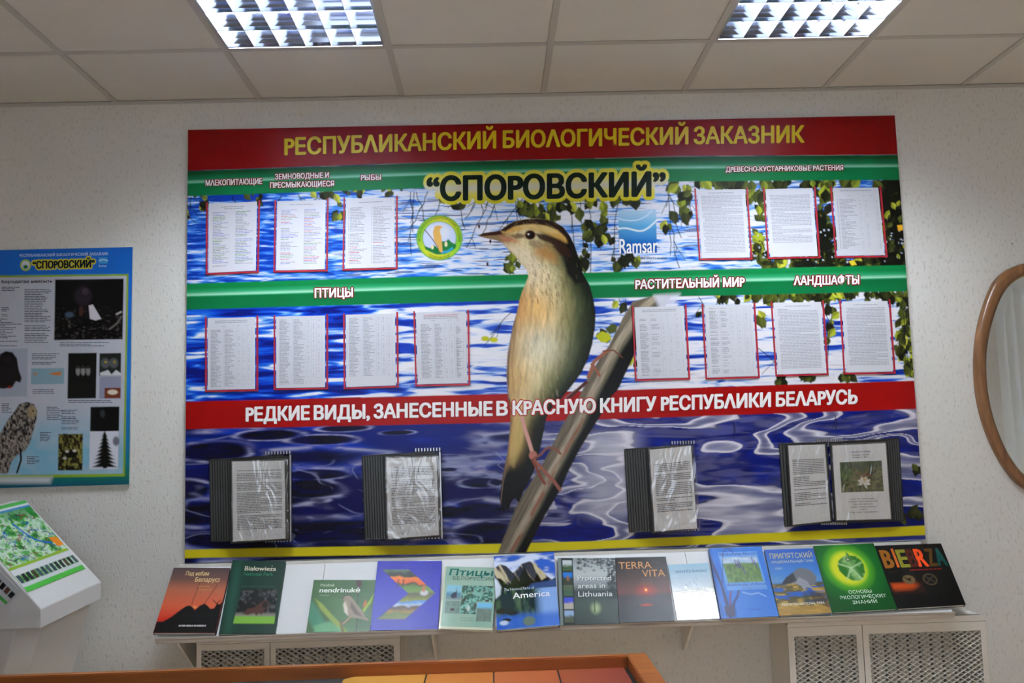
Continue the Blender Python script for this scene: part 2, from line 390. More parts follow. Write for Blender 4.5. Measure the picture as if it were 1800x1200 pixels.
# ------------------------------------------------------------------ the room
def struct(name, mb, m, parent=None, bevel=0): return tag(mb.build(name, m, parent, bevel), kind='structure')
struct('floor', MB().box((XL - .1, YF - .1, -0.08), (XR + .1, .1, 0)), M_FLOOR)
struct('wall_back', MB().box((XL - .1, 0, 0), (XR + .1, .12, H + .2)), M_WALL)
struct('wall_left', MB().box((XL - .12, YF, 0), (XL, 0, H + .2)), M_WALL)
wr = MB(); wy0, wy1, wz0, wz1 = -2.35, -0.65, 0.95, 2.45
wr.box((XR, YF, 0), (XR + .12, wy0, H + .2)); wr.box((XR, wy1, 0), (XR + .12, 0, H + .2)); wr.box((XR, wy0, 0), (XR + .12, wy1, wz0)); wr.box((XR, wy0, wz1), (XR + .12, wy1, H + .2))
struct('wall_right', wr, M_WALL)
wf = MB(); fx0, fx1 = -0.4, 2.8
wf.box((XL, YF - .12, 0), (fx0, YF, H + .2)); wf.box((fx1, YF - .12, 0), (XR, YF, H + .2)); wf.box((fx0, YF - .12, 0), (fx1, YF, wz0)); wf.box((fx0, YF - .12, wz1), (fx1, YF, H + .2))
struct('wall_front', wf, mat('beige_wall', lin=(.36, .33, .28), rough=.8, vary=.05))
w1 = MB()
for a, b in (((XR + .02, wy0, wz0), (XR + .08, wy1, wz0 + .05)), ((XR + .02, wy0, wz1 - .05), (XR + .08, wy1, wz1)), ((XR + .02, wy0, wz0), (XR + .08, wy0 + .05, wz1)),
             ((XR + .02, wy1 - .05, wz0), (XR + .08, wy1, wz1)), ((XR + .02, -1.53, wz0), (XR + .08, -1.47, wz1))): w1.box(a, b)
w1o = struct('window_1', w1, M_WHITEM)
w2 = MB()
for a, b in (((fx0, YF - .08, wz0), (fx1, YF - .02, wz0 + .05)), ((fx0, YF - .08, wz1 - .05), (fx1, YF - .02, wz1)), ((fx0, YF - .08, wz0), (fx0 + .05, YF - .02, wz1)),
             ((fx1 - .05, YF - .08, wz0), (fx1, YF - .02, wz1)), ((1.17, YF - .08, wz0), (1.23, YF - .02, wz1))): w2.box(a, b)
w2o = struct('window_2', w2, M_WHITEM)
# vertical blinds hanging in front of the right-hand window (seen in the mirror)
vb = thing('vertical_blind', (XR - .07, (wy0 + wy1) / 2, wz0 - .1), 'white vertical blinds hanging in front of the right window', 'blind')
MB().box((XR - .1, wy0 - .05, wz1 + .03), (XR - .04, wy1 + .05, wz1 + .07)).build('headrail', M_WHITEM, vb)
first = None
for i in range(15):
    y = wy0 + .03 + i * 0.118
    if first is None:
        a = math.radians(28); dx = .05 * math.sin(a); dy = .062 * math.cos(a)
        q = [(XR - .07 - dx, y - dy, wz1 + .03), (XR - .07 + dx, y + dy, wz1 + .03), (XR - .07 + dx, y + dy, wz0 - .06), (XR - .07 - dx, y - dy, wz0 - .06)]
        first = MB().slab(q, .001, n=(-math.cos(a), math.sin(a), 0)).build('slat', M_BLIND, vb)
    else:
        c = first.copy(); COL.objects.link(c); c.parent = vb; c.location = (0, i * 0.118, 0)
M_DARK_NAIL = mat('nail_steel', lin=(.05, .045, .04), rough=.4, metal=.6)
# ceiling
ceil = struct('ceiling', MB().box((XL - .1, YF - .1, H + .11), (XR + .1, .1, H + .19)), M_DARK)
xs = [XL] + [X0 + .6 * k for k in range(-3, 9) if XL + .05 < X0 + .6 * k < XR - .05] + [XR]
ys = [0.0] + [-.5 - .6 * k for k in range(0, 11) if -.5 - .6 * k > YF + .05] + [YF]
FIX = [(X0 + .6, -.5), (X0 + 2.4, -.5), (X0 + .6, -4.1), (X0 + 2.4, -4.1)]
def isfix(x, y): return any(abs(x - fx) < .05 and abs(y - fy) < .05 for fx, fy in FIX)
_proto = {}
for i in range(len(xs) - 1):
    for j in range(len(ys) - 1):
        x, x2, y, y2 = xs[i], xs[i + 1], ys[j], ys[j + 1]
        if isfix(x, y): continue
        k = (round(x2 - x, 2), round(y - y2, 2))
        jig = rng.uniform(-.0012, .0012)
        if k not in _proto:
            _proto[k] = (MB().box((x + .004, y2 + .004, H + .003), (x2 - .004, y - .004, H + .018)).build('ceiling_tile', M_TILE, ceil), x, y)
        else:
            p, px_, py_ = _proto[k]; c = p.copy(); COL.objects.link(c); c.parent = ceil; c.location = (x - px_, y - py_, jig)
for x in xs[1:-1]: MB().box((x - .012, YF, H - .002), (x + .012, 0, H + .0025)).build('grid_bar', M_TBAR, ceil)
for y in ys[1:-1]: MB().box((XL, y - .012, H - .0015), (XR, y + .012, H + .0022)).build('cross_bar', M_TBAR, ceil)
tr = MB(); tr.box((XL, -.009, H - .004), (XR, 0, H - .001)); tr.box((XL, -.0025, H - .012), (XR, 0, H - .001))
struct('trim_1', tr, M_TBAR)

tag(MB().tube(tuple(onY(1779, 428, -.012)), tuple(onY(1779, 428, -.0005)), .0028, 8).build('nail', M_DARK_NAIL, None, loc=onY(1779, 428, -.0005)), 'small dark nail left in the plaster above the oval mirror', 'nail')
# recessed louvre light fittings: tray, four tubes, mirror reflectors, cross lamellae
def louvre_light():
    t = thing('ceiling_light', (0, 0, H), cat='ceiling light')
    W = .588; z0 = H - .001
    def B(): return MB()
    tray = B(); tray.box((.006, -.594, z0 + .085), (.594, -.006, z0 + .088))
    for a, b in (((.006, -.594, z0), (.009, -.006, z0 + .085)), ((.591, -.594, z0), (.594, -.006, z0 + .085)), ((.006, -.009, z0), (.594, -.006, z0 + .085)), ((.006, -.594, z0), (.594, -.591, z0 + .085))): tray.box(a, b)
    tray.build('housing', M_WHITEM, t)
    rim = B()
    for a, b in (((.012, -.588, z0 - .002), (.02, -.012, z0 + .004)), ((.58, -.588, z0 - .002), (.588, -.012, z0 + .004)), ((.012, -.02, z0 - .002), (.588, -.012, z0 + .004)), ((.012, -.588, z0 - .002), (.588, -.58, z0 + .004))): rim.box(a, b)
    rim.build('rim', M_SILVER, t)
    for i in range(4):
        y = -.02 - .07 - .14 * i
        MB().tube((.03, y, z0 + .056), (.57, y, z0 + .056), .013, 12).build('tube', M_TUBE, t)
    def prof(c, side):   # parabolic V: narrow at the bottom, wide above
        pts = [(.0012, .001), (.004, .014), (.010, .032), (.021, .060)]
        L = [(c - a, z0 + z) for a, z in pts]
        Rr = [(c + a, z0 + z) for a, z in pts][::-1]
        if side > 0: return [(c, z0 + .001)] + [(c + a, z0 + z) for a, z in pts] + [(c, z0 + .060)]
        if side < 0: return [(c, z0 + .001)] + [(c - a, z0 + z) for a, z in pts] + [(c, z0 + .060)]
        return L + Rr
    for i in range(5):
        c = -.02 - .14 * i
        MB().prism(prof(c, 0 if 0 < i < 4 else (-1 if i == 0 else 1)), 0, .02, .58).build('reflector', M_MIRRORAL, t)
    lam = None
    for i in range(4):
        for j in range(1, 6):
            x = .02 + .56 * j / 6
            if lam is None:
                m = MB(); ya, yb = -.0215 - .14 * i, -.1585 - .14 * i
                lo = [(ya, z0 + .002), (yb, z0 + .002)]; mid = [(ya - .006, z0 + .021), (yb + .006, z0 + .021)]; hi = [(ya - .0185, z0 + .040), (yb + .0185, z0 + .040)]
                V = []
                for (l, w) in ((lo, .0012), (mid, .003), (hi, .007)):
                    V += [(x - w, l[0][0], l[0][1]), (x + w, l[0][0], l[0][1]), (x + w, l[1][0], l[1][1]), (x - w, l[1][0], l[1][1])]
                F = [(0, 1, 2, 3), (8, 11, 10, 9)]
                for r in (0, 4):
                    for k in range(4): F.append((r + k, r + (k + 1) % 4, r + 4 + (k + 1) % 4, r + 4 + k))
                m.add(V, F); lam = m.build('lamella', M_LAMELLA, t); lx, li = x, i
            else:
                c = lam.copy(); COL.objects.link(c); c.parent = t; c.location = (x - lx, -.14 * (i - li), 0)
    return t
def copy_thing(t, loc, label=None, group=None):
    r = t.copy(); COL.objects.link(r); r.location = loc
    if label: r['label'] = label
    if group: r['group'] = group
    for ch in list(t.children):
        c = ch.copy(); COL.objects.link(c); c.parent = r
        for g in ch.children:
            d = g.copy(); COL.objects.link(d); d.parent = c
    return r
light0 = louvre_light(); light0['group'] = 'recessed louvre ceiling lights'
LB = ['square recessed mirror louvre ceiling light, the lit one on the left above the board', 'square recessed mirror louvre ceiling light, the lit one on the right above the board']
for i, (fx, fy) in enumerate(FIX):
    lab = (LB + ['louvre ceiling light behind the camera, in line with the left one', 'louvre ceiling light behind the camera, in line with the right one'])[i]
    if i == 0: light0.location = (fx, fy, H); light0['label'] = lab
    else: copy_thing(light0, (fx, fy, H), lab)

# ------------------------------------------------------------------ the big information board
BW, BZ0, BZ1 = 2.98044, 1.03585, 2.80963
board = thing('information_board', (BW / 2, 0, BZ0), 'very large blue water information board with red and green title bands and a big warbler', 'information board')
MB().box((0, -.0195, BZ0), (BW, -.001, BZ1)).build('panel', mat('board_panel', (205, 205, 200), .5), board)
bs = PlaneSurf((0, -.0198, 0), (0, -1, 0))
cv = Canvas(bs, project(np.array([(0, -.0198, BZ1), (BW, -.0198, BZ1), (BW, -.0198, BZ0), (0, -.0198, BZ0)])), 1080, 645)
P = cv.P; px, py = P[:, 0], P[:, 1]
def edge(*pts):
    p = np.array(pts, float); return np.interp(px, p[:, 0], p[:, 1])
e_red = edge((331, 300.5), (770, 285), (1195, 274.7), (1578, 272))
e_g1 = edge((325, 345), (770, 329.8), (1177, 319), (1583, 315.8))
e_g2 = edge((324, 498.6), (735, 486), (920, 482), (1220, 474), (1598, 465.8))
e_g2b = edge((324, 544.4), (870, 528.8), (1045, 524.4), (1600, 511.7))
e_r2 = edge((324, 706), (870, 692.5), (1080, 685.6), (1613, 668.8))
e_r2b = edge((324, 754.4), (870, 743), (1050, 737.3), (1616, 718.3))
e_y = edge((324, 965.6), (870, 955.6), (1040, 950.7), (1627, 923.3))
e_yb = edge((324, 980.5), (870, 971.8), (1040, 965), (1627, 940))
def ramp(t, *stops):     # stops: (pos, colour)
    pos = [a for a, _ in stops]; cols = np.array([pc(c) for _, c in stops])
    return np.stack([np.interp(t, pos, cols[:, k]) for k in range(3)], 1)
# water, three scales: fine chop on top, broad ripples in the middle, slow swirls at the bottom
sk = py + (px - 324) * 0.03
warp = (fbm(px / 120, sk / 22, 3) - .5)
n1 = fbm(px / 34 + warp * 2, sk / 3.6, 1, 3); n1b = fbm(px / 90, sk / 9, 8, 3)
whiteness = -.12 + 1.1 * sm(480, 760, px) * (1 - .55 * sm(1300, 1500, px)) + .10 * sm(470, 350, py)
t = (n1 - .5) * 1.05 + .5 + (n1b - .5) * .3 + (fbm(px / 16, sk / 1.9, 2, 2) - .5) * .30 + (whiteness - .5) * .30
w1 = ramp(t, (.2, (16, 70, 165)), (.36, (50, 118, 205)), (.47, (104, 160, 222)), (.57, (176, 200, 232)), (.68, (215, 220, 232)), (1, (228, 228, 236)))
dark = sm(.66, .75, fbm(px / 46, sk / 2.6, 21, 2)) * sm(500, 640, px); w1 = lerp(w1, pc((60, 85, 140)), dark * .8)
n2 = fbm(px / 62 + warp * 3, sk / 7.5, 5, 3); n2b = fbm(px / 150, sk / 16, 12, 2)
left = 1 - sm(560, 800, px)
cw = np.sin(6.283 * (fbm(px / 150 + warp * 2, sk / 17 + warp * 2, 13, 2) * 3.2)); t = (n2 - .5) * .85 + .5 + (n2b - .5) * .2 + cw * .055 + .075 * (1 - left) - .15 * left + (fbm(px / 24, sk / 2.6, 4, 2) - .5) * .10
w2 = ramp(t, (.2, (6, 36, 128)), (.36, (16, 76, 185)), (.47, (44, 118, 210)), (.54, (130, 180, 226)), (.6, (226, 228, 236)), (.8, (232, 232, 236)), (1, (120, 130, 150)))
w2r = ramp(t, (.24, (20, 40, 120)), (.42, (50, 80, 160)), (.48, (130, 150, 200)), (.53, (215, 216, 224)), (1, (228, 226, 230)))
w2 = w2 * left[:, None] + (w2 * .5 + w2r * .5) * (1 - left)[:, None]
wp3 = (fbm(px / 150, sk / 40, 31) - .5) * 1.4
n3 = fbm(px / 190 + wp3, sk / 34 + wp3 * .6, 17, 2)
ells = [(380, 793, 62, 15), (568, 774, 54, 9), (472, 763, 52, 9), (548, 799, 38, 4.5), (540, 862, 58, 19), (322, 860, 46, 16), (580, 936, 190, 26), (848, 847, 42, 9), (560, 832, 60, 10), (790, 825, 17, 4),
        (605, 752, 44, 6), (800, 900, 50, 16), (860, 935, 66, 24), (700, 760, 30, 4), (350, 905, 70, 22), (1085, 760, 42, 8), (1230, 755, 110, 12), (1285, 762, 60, 7), (1500, 766, 90, 6), (1560, 748, 60, 7),
        (1060, 800, 50, 20), (1300, 785, 80, 6), (1390, 800, 50, 5), (1300, 830, 90, 12), (1290, 885, 70, 14), (1040, 860, 60, 24), (1250, 925, 130, 12), (1590, 800, 30, 5), (1080, 900, 40, 16), (1010, 770, 40, 8)]
fz = np.full(len(px), -9.0)
for (cx, cy, rx, ry) in ells:
    r = np.sqrt(((px - cx) / rx) ** 2 + ((py - cy + (px - cx) * .03) / ry) ** 2) + (n3 - .5) * .9
    fz = np.maximum(fz, 1.0 - r)
right = sm(880, 1060, px)
g = np.maximum(fz, (n3 - .60) * 2.2)
ring = np.exp(-((g - .02) / .13) ** 2)
ringc = lerp(lerp(pc((105, 120, 165)), pc((150, 150, 175)), sm(.4, .6, fbm(px / 60, sk / 8, 41))), pc((215, 212, 222)), .25 + .5 * right)
navy = lerp(pc((2, 20, 92)), pc((10, 70, 172)), np.clip(sm(.45, .75, fbm(px / 170, sk / 22, 44)) * .8 + .25 * sm(850, 760, py), 0, 1))
inner = lerp(pc((12, 16, 42)), pc((6, 20, 75)), sm(.3, .7, fbm(px / 40, sk / 8, 47)))
inner = lerp(inner, pc((175, 175, 190)), right * sm(.38, .52, fbm(px / 70, sk / 6, 51)))
w3 = lerp(navy, inner, sm(.02, .4, g)); w3 = lerp(w3, ringc, np.clip(ring * (.15 + .75 * sm(.35, .65, fbm(px / 34, sk / 9, 53))), 0, 1))
nR = fbm(px / 300 + wp3 * .5, sk / 62 + wp3 * .7, 61, 2); cR = np.sin(6.283 * nR * 4.6) + .35 * (fbm(px / 60, sk / 6, 66) - .5)
wr3 = ramp(cR, (-1, (14, 30, 110)), (-.25, (22, 48, 140)), (0, (64, 70, 110)), (.14, (205, 202, 212)), (.4, (226, 224, 230)), (.7, (160, 160, 178)), (1, (120, 122, 150)))
wr3 = lerp(wr3, pc((224, 224, 230)), sm(1150, 1090, px) * sm(1000, 1060, px) * sm(745, 775, py) * sm(925, 890, py) * .42)
w3 = lerp(w3, wr3, right * .85)
cL = np.sin(6.283 * fbm(px / 330 + wp3 * .4, sk / 70, 77, 2) * 3.0); w3 = lerp(w3, pc((150, 155, 182)), np.exp(-((cL - .2) / .1) ** 2) * (1 - right) * .5 * sm(.4, .6, fbm(px / 90, sk / 20, 78)))
water = np.where((py < e_g2)[:, None], w1, np.where((py < e_r2)[:, None], w2, w3)); cv.C = water
# ---- twigs and leaves
R = random.Random(11)
LEAFC = [(172, 180, 66), (146, 156, 60), (104, 112, 50), (72, 76, 40), (46, 50, 30), (194, 198, 84), (88, 96, 44)]
def leaf(x, y, s, ang, col):
    out = [(0, -1), (.35, -.62), (.62, -.2), (.55, .25), (.25, .6), (0, .95), (-.3, .6), (-.6, .2), (-.6, -.25), (-.3, -.65)]
    c, sn = math.cos(ang), math.sin(ang)
    pts = [(x + s * (a * c - b * sn) * R.uniform(.85, 1.15), y + s * (a * sn + b * c)) for a, b in out]
    cv.poly(pts, col, 1.5)
    dk = tuple(int(v * .6) for v in col); cv.poly([pts[0]] + pts[5:], dk, 1.6, .55)
def cluster(x, y, w, h, n, smin=5, smax=11, dark=.4):
    n = int(n * (1.6 if x > 1200 else 1.25))
    for _ in range(n):
        col = R.choice(LEAFC[2:5] if R.random() < dark else LEAFC)
        leaf(x + R.uniform(-w, w), y + R.uniform(-h, h), R.uniform(smin, smax) * 1.12, R.uniform(-.9, .9) + math.pi * (R.random() < .2), col)
def twig(x, y, dx, dy, col=(30, 34, 52), w=1.7, n=6, br=2, op=.85):
    pts = [(x, y)]
    for k in range(n): pts.append((x + dx * (k + 1) / n + R.uniform(-3, 3), y + dy * (k + 1) / n))
    cv.line(pts, w, col, 1.2, op)
    for _ in range(br):
        k = R.randrange(1, n); a = pts[k]; cv.line([a, (a[0] + R.uniform(-22, 22), a[1] + R.uniform(10, 30))], w * .75, col, 1.2, op)
for x, dx, dy in ((336, -6, 40), (362, 6, 34), (410, 4, 18), (495, -12, 28), (525, 4, 14), (560, -8, 14), (728, -8, 110), (732, 20, 70), (722, 6, 70), (752, -28, 60), (775, -20, 90), (800, 16, 60), (850, -30, 50), (842, 6, 40),
                  (905, 6, 100), (900, 20, 40), (935, -50, 60), (870, -50, 100), (880, -34, 80), (1003, 12, 150), (1020, 10, 160), (1035, 4, 150), (1060, -10, 100), (1090, -14, 130), (1175, 20, 90), (1172, 8, 120), (1190, 30, 50), (1200, -6, 60)):
    twig(x, np.interp(x, (325, 1583), (345, 316)) + 2, dx, dy)
twig(1180, 400, 14, 70); twig(1212, 330, -20, 60); twig(545, 360, -30, 60, br=1)
for a in ((333, 372, 7, 12, 5), (358, 360, 6, 12, 5), (352, 344, 10, 4, 3), (455, 350, 6, 12, 4), (443, 343, 10, 4, 2), (560, 342, 12, 5, 4), (582, 340, 8, 6, 3), (596, 365, 9, 20, 8), (622, 338, 18, 8, 9), (682, 336, 9, 6, 4), (705, 332, 10, 4, 2)):
    cluster(*a, smin=4, smax=9)
for a in ((771, 352, 8, 8, 3), (804, 363, 8, 4, 2), (935, 368, 22, 12, 12), (962, 372, 26, 12, 12), (1000, 360, 16, 16, 7), (1045, 355, 16, 12, 8), (1040, 395, 24, 20, 12), (1100, 350, 22, 8, 10), (1112, 356, 14, 7, 6), (1032, 430, 10, 20, 6), (1065, 425, 18, 10, 7),
          (1032, 462, 12, 12, 5), (1100, 462, 26, 8, 9), (905, 455, 14, 18, 8), (1178, 330, 14, 6, 5), (1205, 345, 8, 14, 5), (1198, 378, 14, 9, 6), (1172, 398, 7, 8, 3)):
    cluster(*a, smin=6, smax=13, dark=.5)
for a in ((1250, 322, 26, 5, 12), (1290, 322, 20, 6, 8), (1325, 340, 11, 12, 5), (1335, 345, 8, 10, 4), (1365, 324, 22, 6, 12), (1450, 335, 14, 20, 12), (1420, 322, 12, 5, 4), (1495, 322, 14, 6, 8), (1565, 340, 24, 24, 26), (1336, 375, 8, 14, 5), (1448, 375, 10, 12, 5), (1455, 410, 12, 14, 12),
          (1335, 415, 9, 8, 4), (1335, 440, 12, 12, 7), (1380, 465, 50, 8, 16), (1448, 450, 20, 18, 16), (1500, 464, 40, 8, 22), (1568, 380, 16, 30, 22), (1572, 430, 14, 34, 32), (1555, 463, 34, 6, 14)):
    cluster(*a, smin=6, smax=13, dark=.62)
for _ in range(60): cv.ell(R.uniform(1556, 1598), R.uniform(318, 464), R.uniform(7, 18), R.uniform(7, 16), (24, 28, 20), .4, .9)
for _ in range(24): cv.ell(R.uniform(1440, 1462), R.uniform(380, 464), R.uniform(5, 12), R.uniform(6, 14), (26, 32, 20), .4, .85)
for _ in range(30): cv.ell(R.uniform(1340, 1590), R.uniform(456, 468), R.uniform(7, 18), R.uniform(4, 8), (30, 36, 22), .4, .85)
for _ in range(16): cluster(R.uniform(1556, 1590), R.uniform(330, 460), 4, 4, 1, 4, 8, .1)
for _ in range(90): cv.ell(R.uniform(1300, 1592), R.uniform(400, 464), R.uniform(1, 2.6), R.uniform(1, 2.6), (205, 212, 228), .4, .6)
for _ in range(34): a, b = R.uniform(1330, 1590), R.uniform(395, 440); cv.line([(a, b), (a + R.uniform(-30, 30), b + R.uniform(15, 40))], 1.3, (24, 28, 36))
cv.poly([(1577, 396), (1586, 395), (1588, 404), (1579, 406)], (230, 185, 60)); cv.poly([(1492, 459), (1501, 457), (1506, 465), (1497, 467)], (215, 200, 70))
for (a, b, c, d, n, dk) in ((1310, 525, 50, 6, 16, .6), (1400, 521, 60, 6, 26, .7), (1470, 516, 40, 6, 22, .8), (1560, 520, 40, 8, 24, .7), (1461, 560, 8, 20, 6, .8), (1590, 560, 12, 34, 20, .6), (1595, 610, 12, 30, 20, .5), (1600, 650, 10, 12, 8, .3), (1583, 600, 8, 24, 8, .4), (1060, 590, 9, 8, 3, .4),
                            (1339, 560, 5, 10, 4, .4), (1420, 664, 12, 5, 5, .6), (1372, 668, 6, 5, 3, .3), (1490, 664, 12, 5, 5, .6), (1457, 590, 6, 20, 4, .9), (1085, 532, 5, 4, 2, .2), (1096, 545, 5, 9, 3, .2), (1114, 635, 5, 8, 2, .1), (1225, 556, 4, 4, 1, .5)):
    cluster(a, b, c, d, n, 5, 11, dk)
for x, y, dx, dy in ((1088, 525, 16, 22), (1100, 527, 8, 40), (1228, 522, 8, 16), (1255, 520, 14, 14), (1330, 610, 40, 34), (1390, 555, 5, 60), (1462, 540, -6, 100), (1600, 525, -16, 90), (900, 548, -40, 40), (880, 570, -20, 30), (1287, 740, 6, 20), (1468, 730, 2, 24), (1440, 530, 20, 40), (1585, 540, 10, 100)):
    twig(x, y, dx, dy, w=1.6, n=4, br=1)
for x, y in ((853, 595), (868, 597)): cv.ell(x, y, 8, 5, (188, 190, 40), .3)
cv.poly([(1046, 590), (1058, 582), (1071, 586), (1075, 595), (1066, 602), (1056, 601)], (185, 188, 45)); cv.poly([(1064, 578), (1076, 568), (1086, 572), (1083, 583), (1072, 587)], (92, 98, 48))
for x, y in ((842, 398), (857, 464), (862, 424)): cv.ell(x, y, 2.2, 4, (78, 40, 42), .3)
for x, y, s in ((1612, 825, 9), (1618, 905, 8), (1588, 912, 10), (1605, 900, 8)): cluster(x, y, 6, 6, 3, 6, 10, 1)
# ---- coloured bands
def band(top, bot, col):
    a = (np.clip((py - top) / 1.7 + .5, 0, 1) * np.clip((bot - py) / 1.7 + .5, 0, 1))[:, None]; c = col if isinstance(col, np.ndarray) and col.ndim == 2 else pc(col); cv.C = cv.C * (1 - a) + c * a
band(np.full(len(px), -99.), e_red, (146, 13, 12))
tt = (py - e_red) / (e_g1 - e_red)
band(e_red, e_g1, ramp(tt, (0, (0, 100, 58)), (.12, (0, 96, 56)), (.34, (30, 135, 92)), (.46, (150, 200, 178)), (.5, (60, 160, 118)), (.53, (0, 128, 80)), (1, (0, 130, 82))))
tt = (py - e_g2) / (e_g2b - e_g2)
band(e_g2, e_g2b, ramp(tt, (0, (0, 138, 82)), (.18, (0, 134, 80)), (.34, (60, 165, 120)), (.45, (170, 215, 192)), (.49, (60, 165, 120)), (.53, (0, 122, 76)), (1, (0, 126, 80))))
band(e_r2, e_r2b, (160, 18, 16)); band(e_y, e_yb, (206, 196, 44))
# ---- branch
BR = [(867, 992), (909, 886), (957, 809), (990, 745), (1019, 696), (1036, 657), (1071, 606), (1095, 558), (1112, 530), (1150, 519), (1182, 517), (1165, 545), (1128, 595), (1111, 632), (1085, 686), (1071, 700), (1054, 733), (1040, 755), (1021, 786), (998, 830), (986, 859), (957, 907), (928, 965), (914, 992)]
ctr = np.array([(892, 988), (945, 890), (978, 828), (1020, 750), (1054, 680), (1092, 608), (1128, 552), (1170, 518)], float)
def barkcol(Q):
    best = np.full(len(Q), 1e9); off = np.zeros(len(Q)); al = np.zeros(len(Q)); acc = 0
    for a, b in zip(ctr[:-1], ctr[1:]):
        e = b - a; L = math.hypot(*e); w = Q - a; t = np.clip((w @ e) / (L * L), 0, 1); q = w - t[:, None] * e; d = (q * q).sum(1); sd = (w[:, 0] * -e[1] + w[:, 1] * e[0]) / L
        k = d < best; best[k] = d[k]; off[k] = sd[k]; al[k] = acc + t[k] * L; acc += L
    t = np.clip(off / 30 + .5, 0, 1)
    c = ramp(t, (0, (120, 112, 98)), (.18, (168, 158, 142)), (.42, (158, 148, 132)), (.58, (112, 108, 92)), (.72, (52, 54, 44)), (.82, (18, 20, 18)), (1, (10, 12, 12)))
    g = fbm(al / 26, off / 2.2, 71, 3) - .5; c = c * (1 + 1.1 * g)[:, None]
    rd = np.exp(-((t - .42) / .09) ** 2) * sm(.42, .62, fbm(al / 40, off / 8, 75)) * (Q[:, 1] > 735); c = lerp(c, pc((150, 92, 68)), rd * .8)
    return np.clip(c, .003, .8)
cv.poly(BR, barkcol, 1.8)
# ---- warbler
BIRD = [(839, 414), (850, 410), (862, 407.5), (879, 405), (892, 395), (905, 388), (925, 384.5), (945, 384), (962, 386), (975, 390), (990, 399), (1002, 415), (1010, 432), (1017, 452), (1024, 470), (1024, 480), (1036, 500), (1043, 525), (1047, 550), (1046, 575),
        (1041, 605), (1034, 630), (1022, 655), (1005, 678), (985, 702), (970, 716), (960, 735), (955, 762), (947, 800), (938, 830), (926, 852), (919, 866), (912, 884), (905, 873), (899, 882), (893, 897), (889, 889), (886, 900), (882, 894), (878, 877), (880, 862), (882, 845), (887, 819), (892, 794), (895, 771),
        (897, 744), (898, 720), (893, 700), (890, 657), (892, 622), (897, 595), (902, 571), (909, 547), (913, 528), (918, 512), (923, 500), (929, 486), (926, 474), (915, 463), (904, 449), (891, 436), (882, 426), (870, 421), (855, 418.5)]
def birdcol(Q):
    x, y = Q[:, 0], Q[:, 1]
    yy = [384, 430, 480, 530, 560, 600, 650, 700, 740, 800, 900]
    L = np.interp(y, yy, [880, 885, 925, 913, 905, 896, 890, 893, 897, 890, 880]); Rr = np.interp(y, yy, [1000, 1010, 1026, 1044, 1047, 1042, 1024, 985, 958, 947, 900])
    t = (x - L) / (Rr - L)
    c = ramp(t, (0, (150, 118, 84)), (.08, (196, 172, 130)), (.3, (222, 208, 172)), (.47, (206, 196, 160)), (.62, (146, 142, 106)), (.78, (92, 98, 70)), (.9, (58, 66, 48)), (1, (34, 40, 30)))
    low = ramp(t, (0, (134, 108, 76)), (.1, (190, 162, 114)), (.35, (180, 158, 110)), (.55, (110, 98, 64)), (.72, (48, 46, 30)), (1, (20, 20, 14)))
    c = lerp(c, low, sm(670, 760, y)); c = lerp(c, pc((24, 22, 16)), np.clip(sm(765, 835, y) * sm(.05, .42, t + (y - 790) / 160), 0, 1))
    o = np.exp(-((x - 945) / 30) ** 2 - ((y - 548) / 38) ** 2) ; c = lerp(c, pc((222, 184, 120)), np.clip(o * .8, 0, 1))
    o = np.exp(-((x - 918) / 12) ** 2 - ((y - 540) / 40) ** 2); c = lerp(c, pc((196, 146, 92)), o * .4)
    o = np.exp(-((x - 950) / 34) ** 2 - ((y - 608) / 34) ** 2); c = lerp(c, pc((208, 206, 190)), o * .75)
    o = np.exp(-((x - 915) / 20) ** 2 - ((y - 672) / 32) ** 2); c = lerp(c, pc((200, 168, 112)), o * .55)
    o = np.exp(-((x - 935) / 26) ** 2 - ((y - 484) / 24) ** 2); c = lerp(c, pc((224, 214, 188)), o * .7)
    o = sm(.62, .95, t) * sm(540, 460, y); c = lerp(c, pc((14, 18, 14)), o * .9)
    u = x + (y - 500) * .12
    f = fbm(u / 5, y / 26, 81, 3) - .5; return np.clip(c * (1 + .75 * f)[:, None], .003, .85)
cv.poly(BIRD, birdcol, 1.6)
BMASK = np.zeros(len(px)); bi = cv.sel(835, 380, 1050, 902); BMASK[bi] = np.clip(-(sdf(cv.P[bi], np.array(BIRD, float)) - .4) / 1.6, 0, 1)
cv.clip = BMASK
cv.poly([(909, 547), (904, 571), (898, 600), (894, 640), (894, 690), (899, 716), (892, 712), (888, 660), (890, 622), (896, 590), (902, 566)], (74, 52, 44), 1.5)
cv.line([(902, 575), (893, 625), (891, 665), (895, 700)], 1.2, (190, 172, 160), 1.2, .7)
cv.line([(906, 575), (900, 640), (903, 690)], 2, (150, 112, 74), 2.5, .6)
# head pattern
cv.poly([(879, 427), (900, 430), (925, 436), (942, 452), (950, 470), (935, 480), (924, 470), (904, 449), (888, 434)], (222, 212, 188), 11, .9)
cv.poly([(880, 408), (905, 392), (940, 388), (975, 396), (994, 412), (1000, 428), (985, 422), (955, 408), (925, 402), (895, 409)], (206, 172, 104), 6)
cv.poly([(905, 398), (935, 393), (968, 398), (988, 412), (970, 410), (940, 402)], (214, 196, 146), 5, .8)
cv.poly([(876, 405), (890, 392), (904, 384), (925, 380), (945, 380), (963, 382), (978, 386), (994, 396), (1006, 413), (1014, 432), (1003, 432), (994, 417), (980, 404), (962, 397), (940, 393.5), (921, 394.5), (903, 398.5), (888, 407)], (58, 36, 28), 3)
cv.poly([(1000, 414), (1010, 432), (1024, 470), (1030, 490), (1012, 500), (996, 480), (990, 452), (996, 430)], (20, 24, 18), 6)
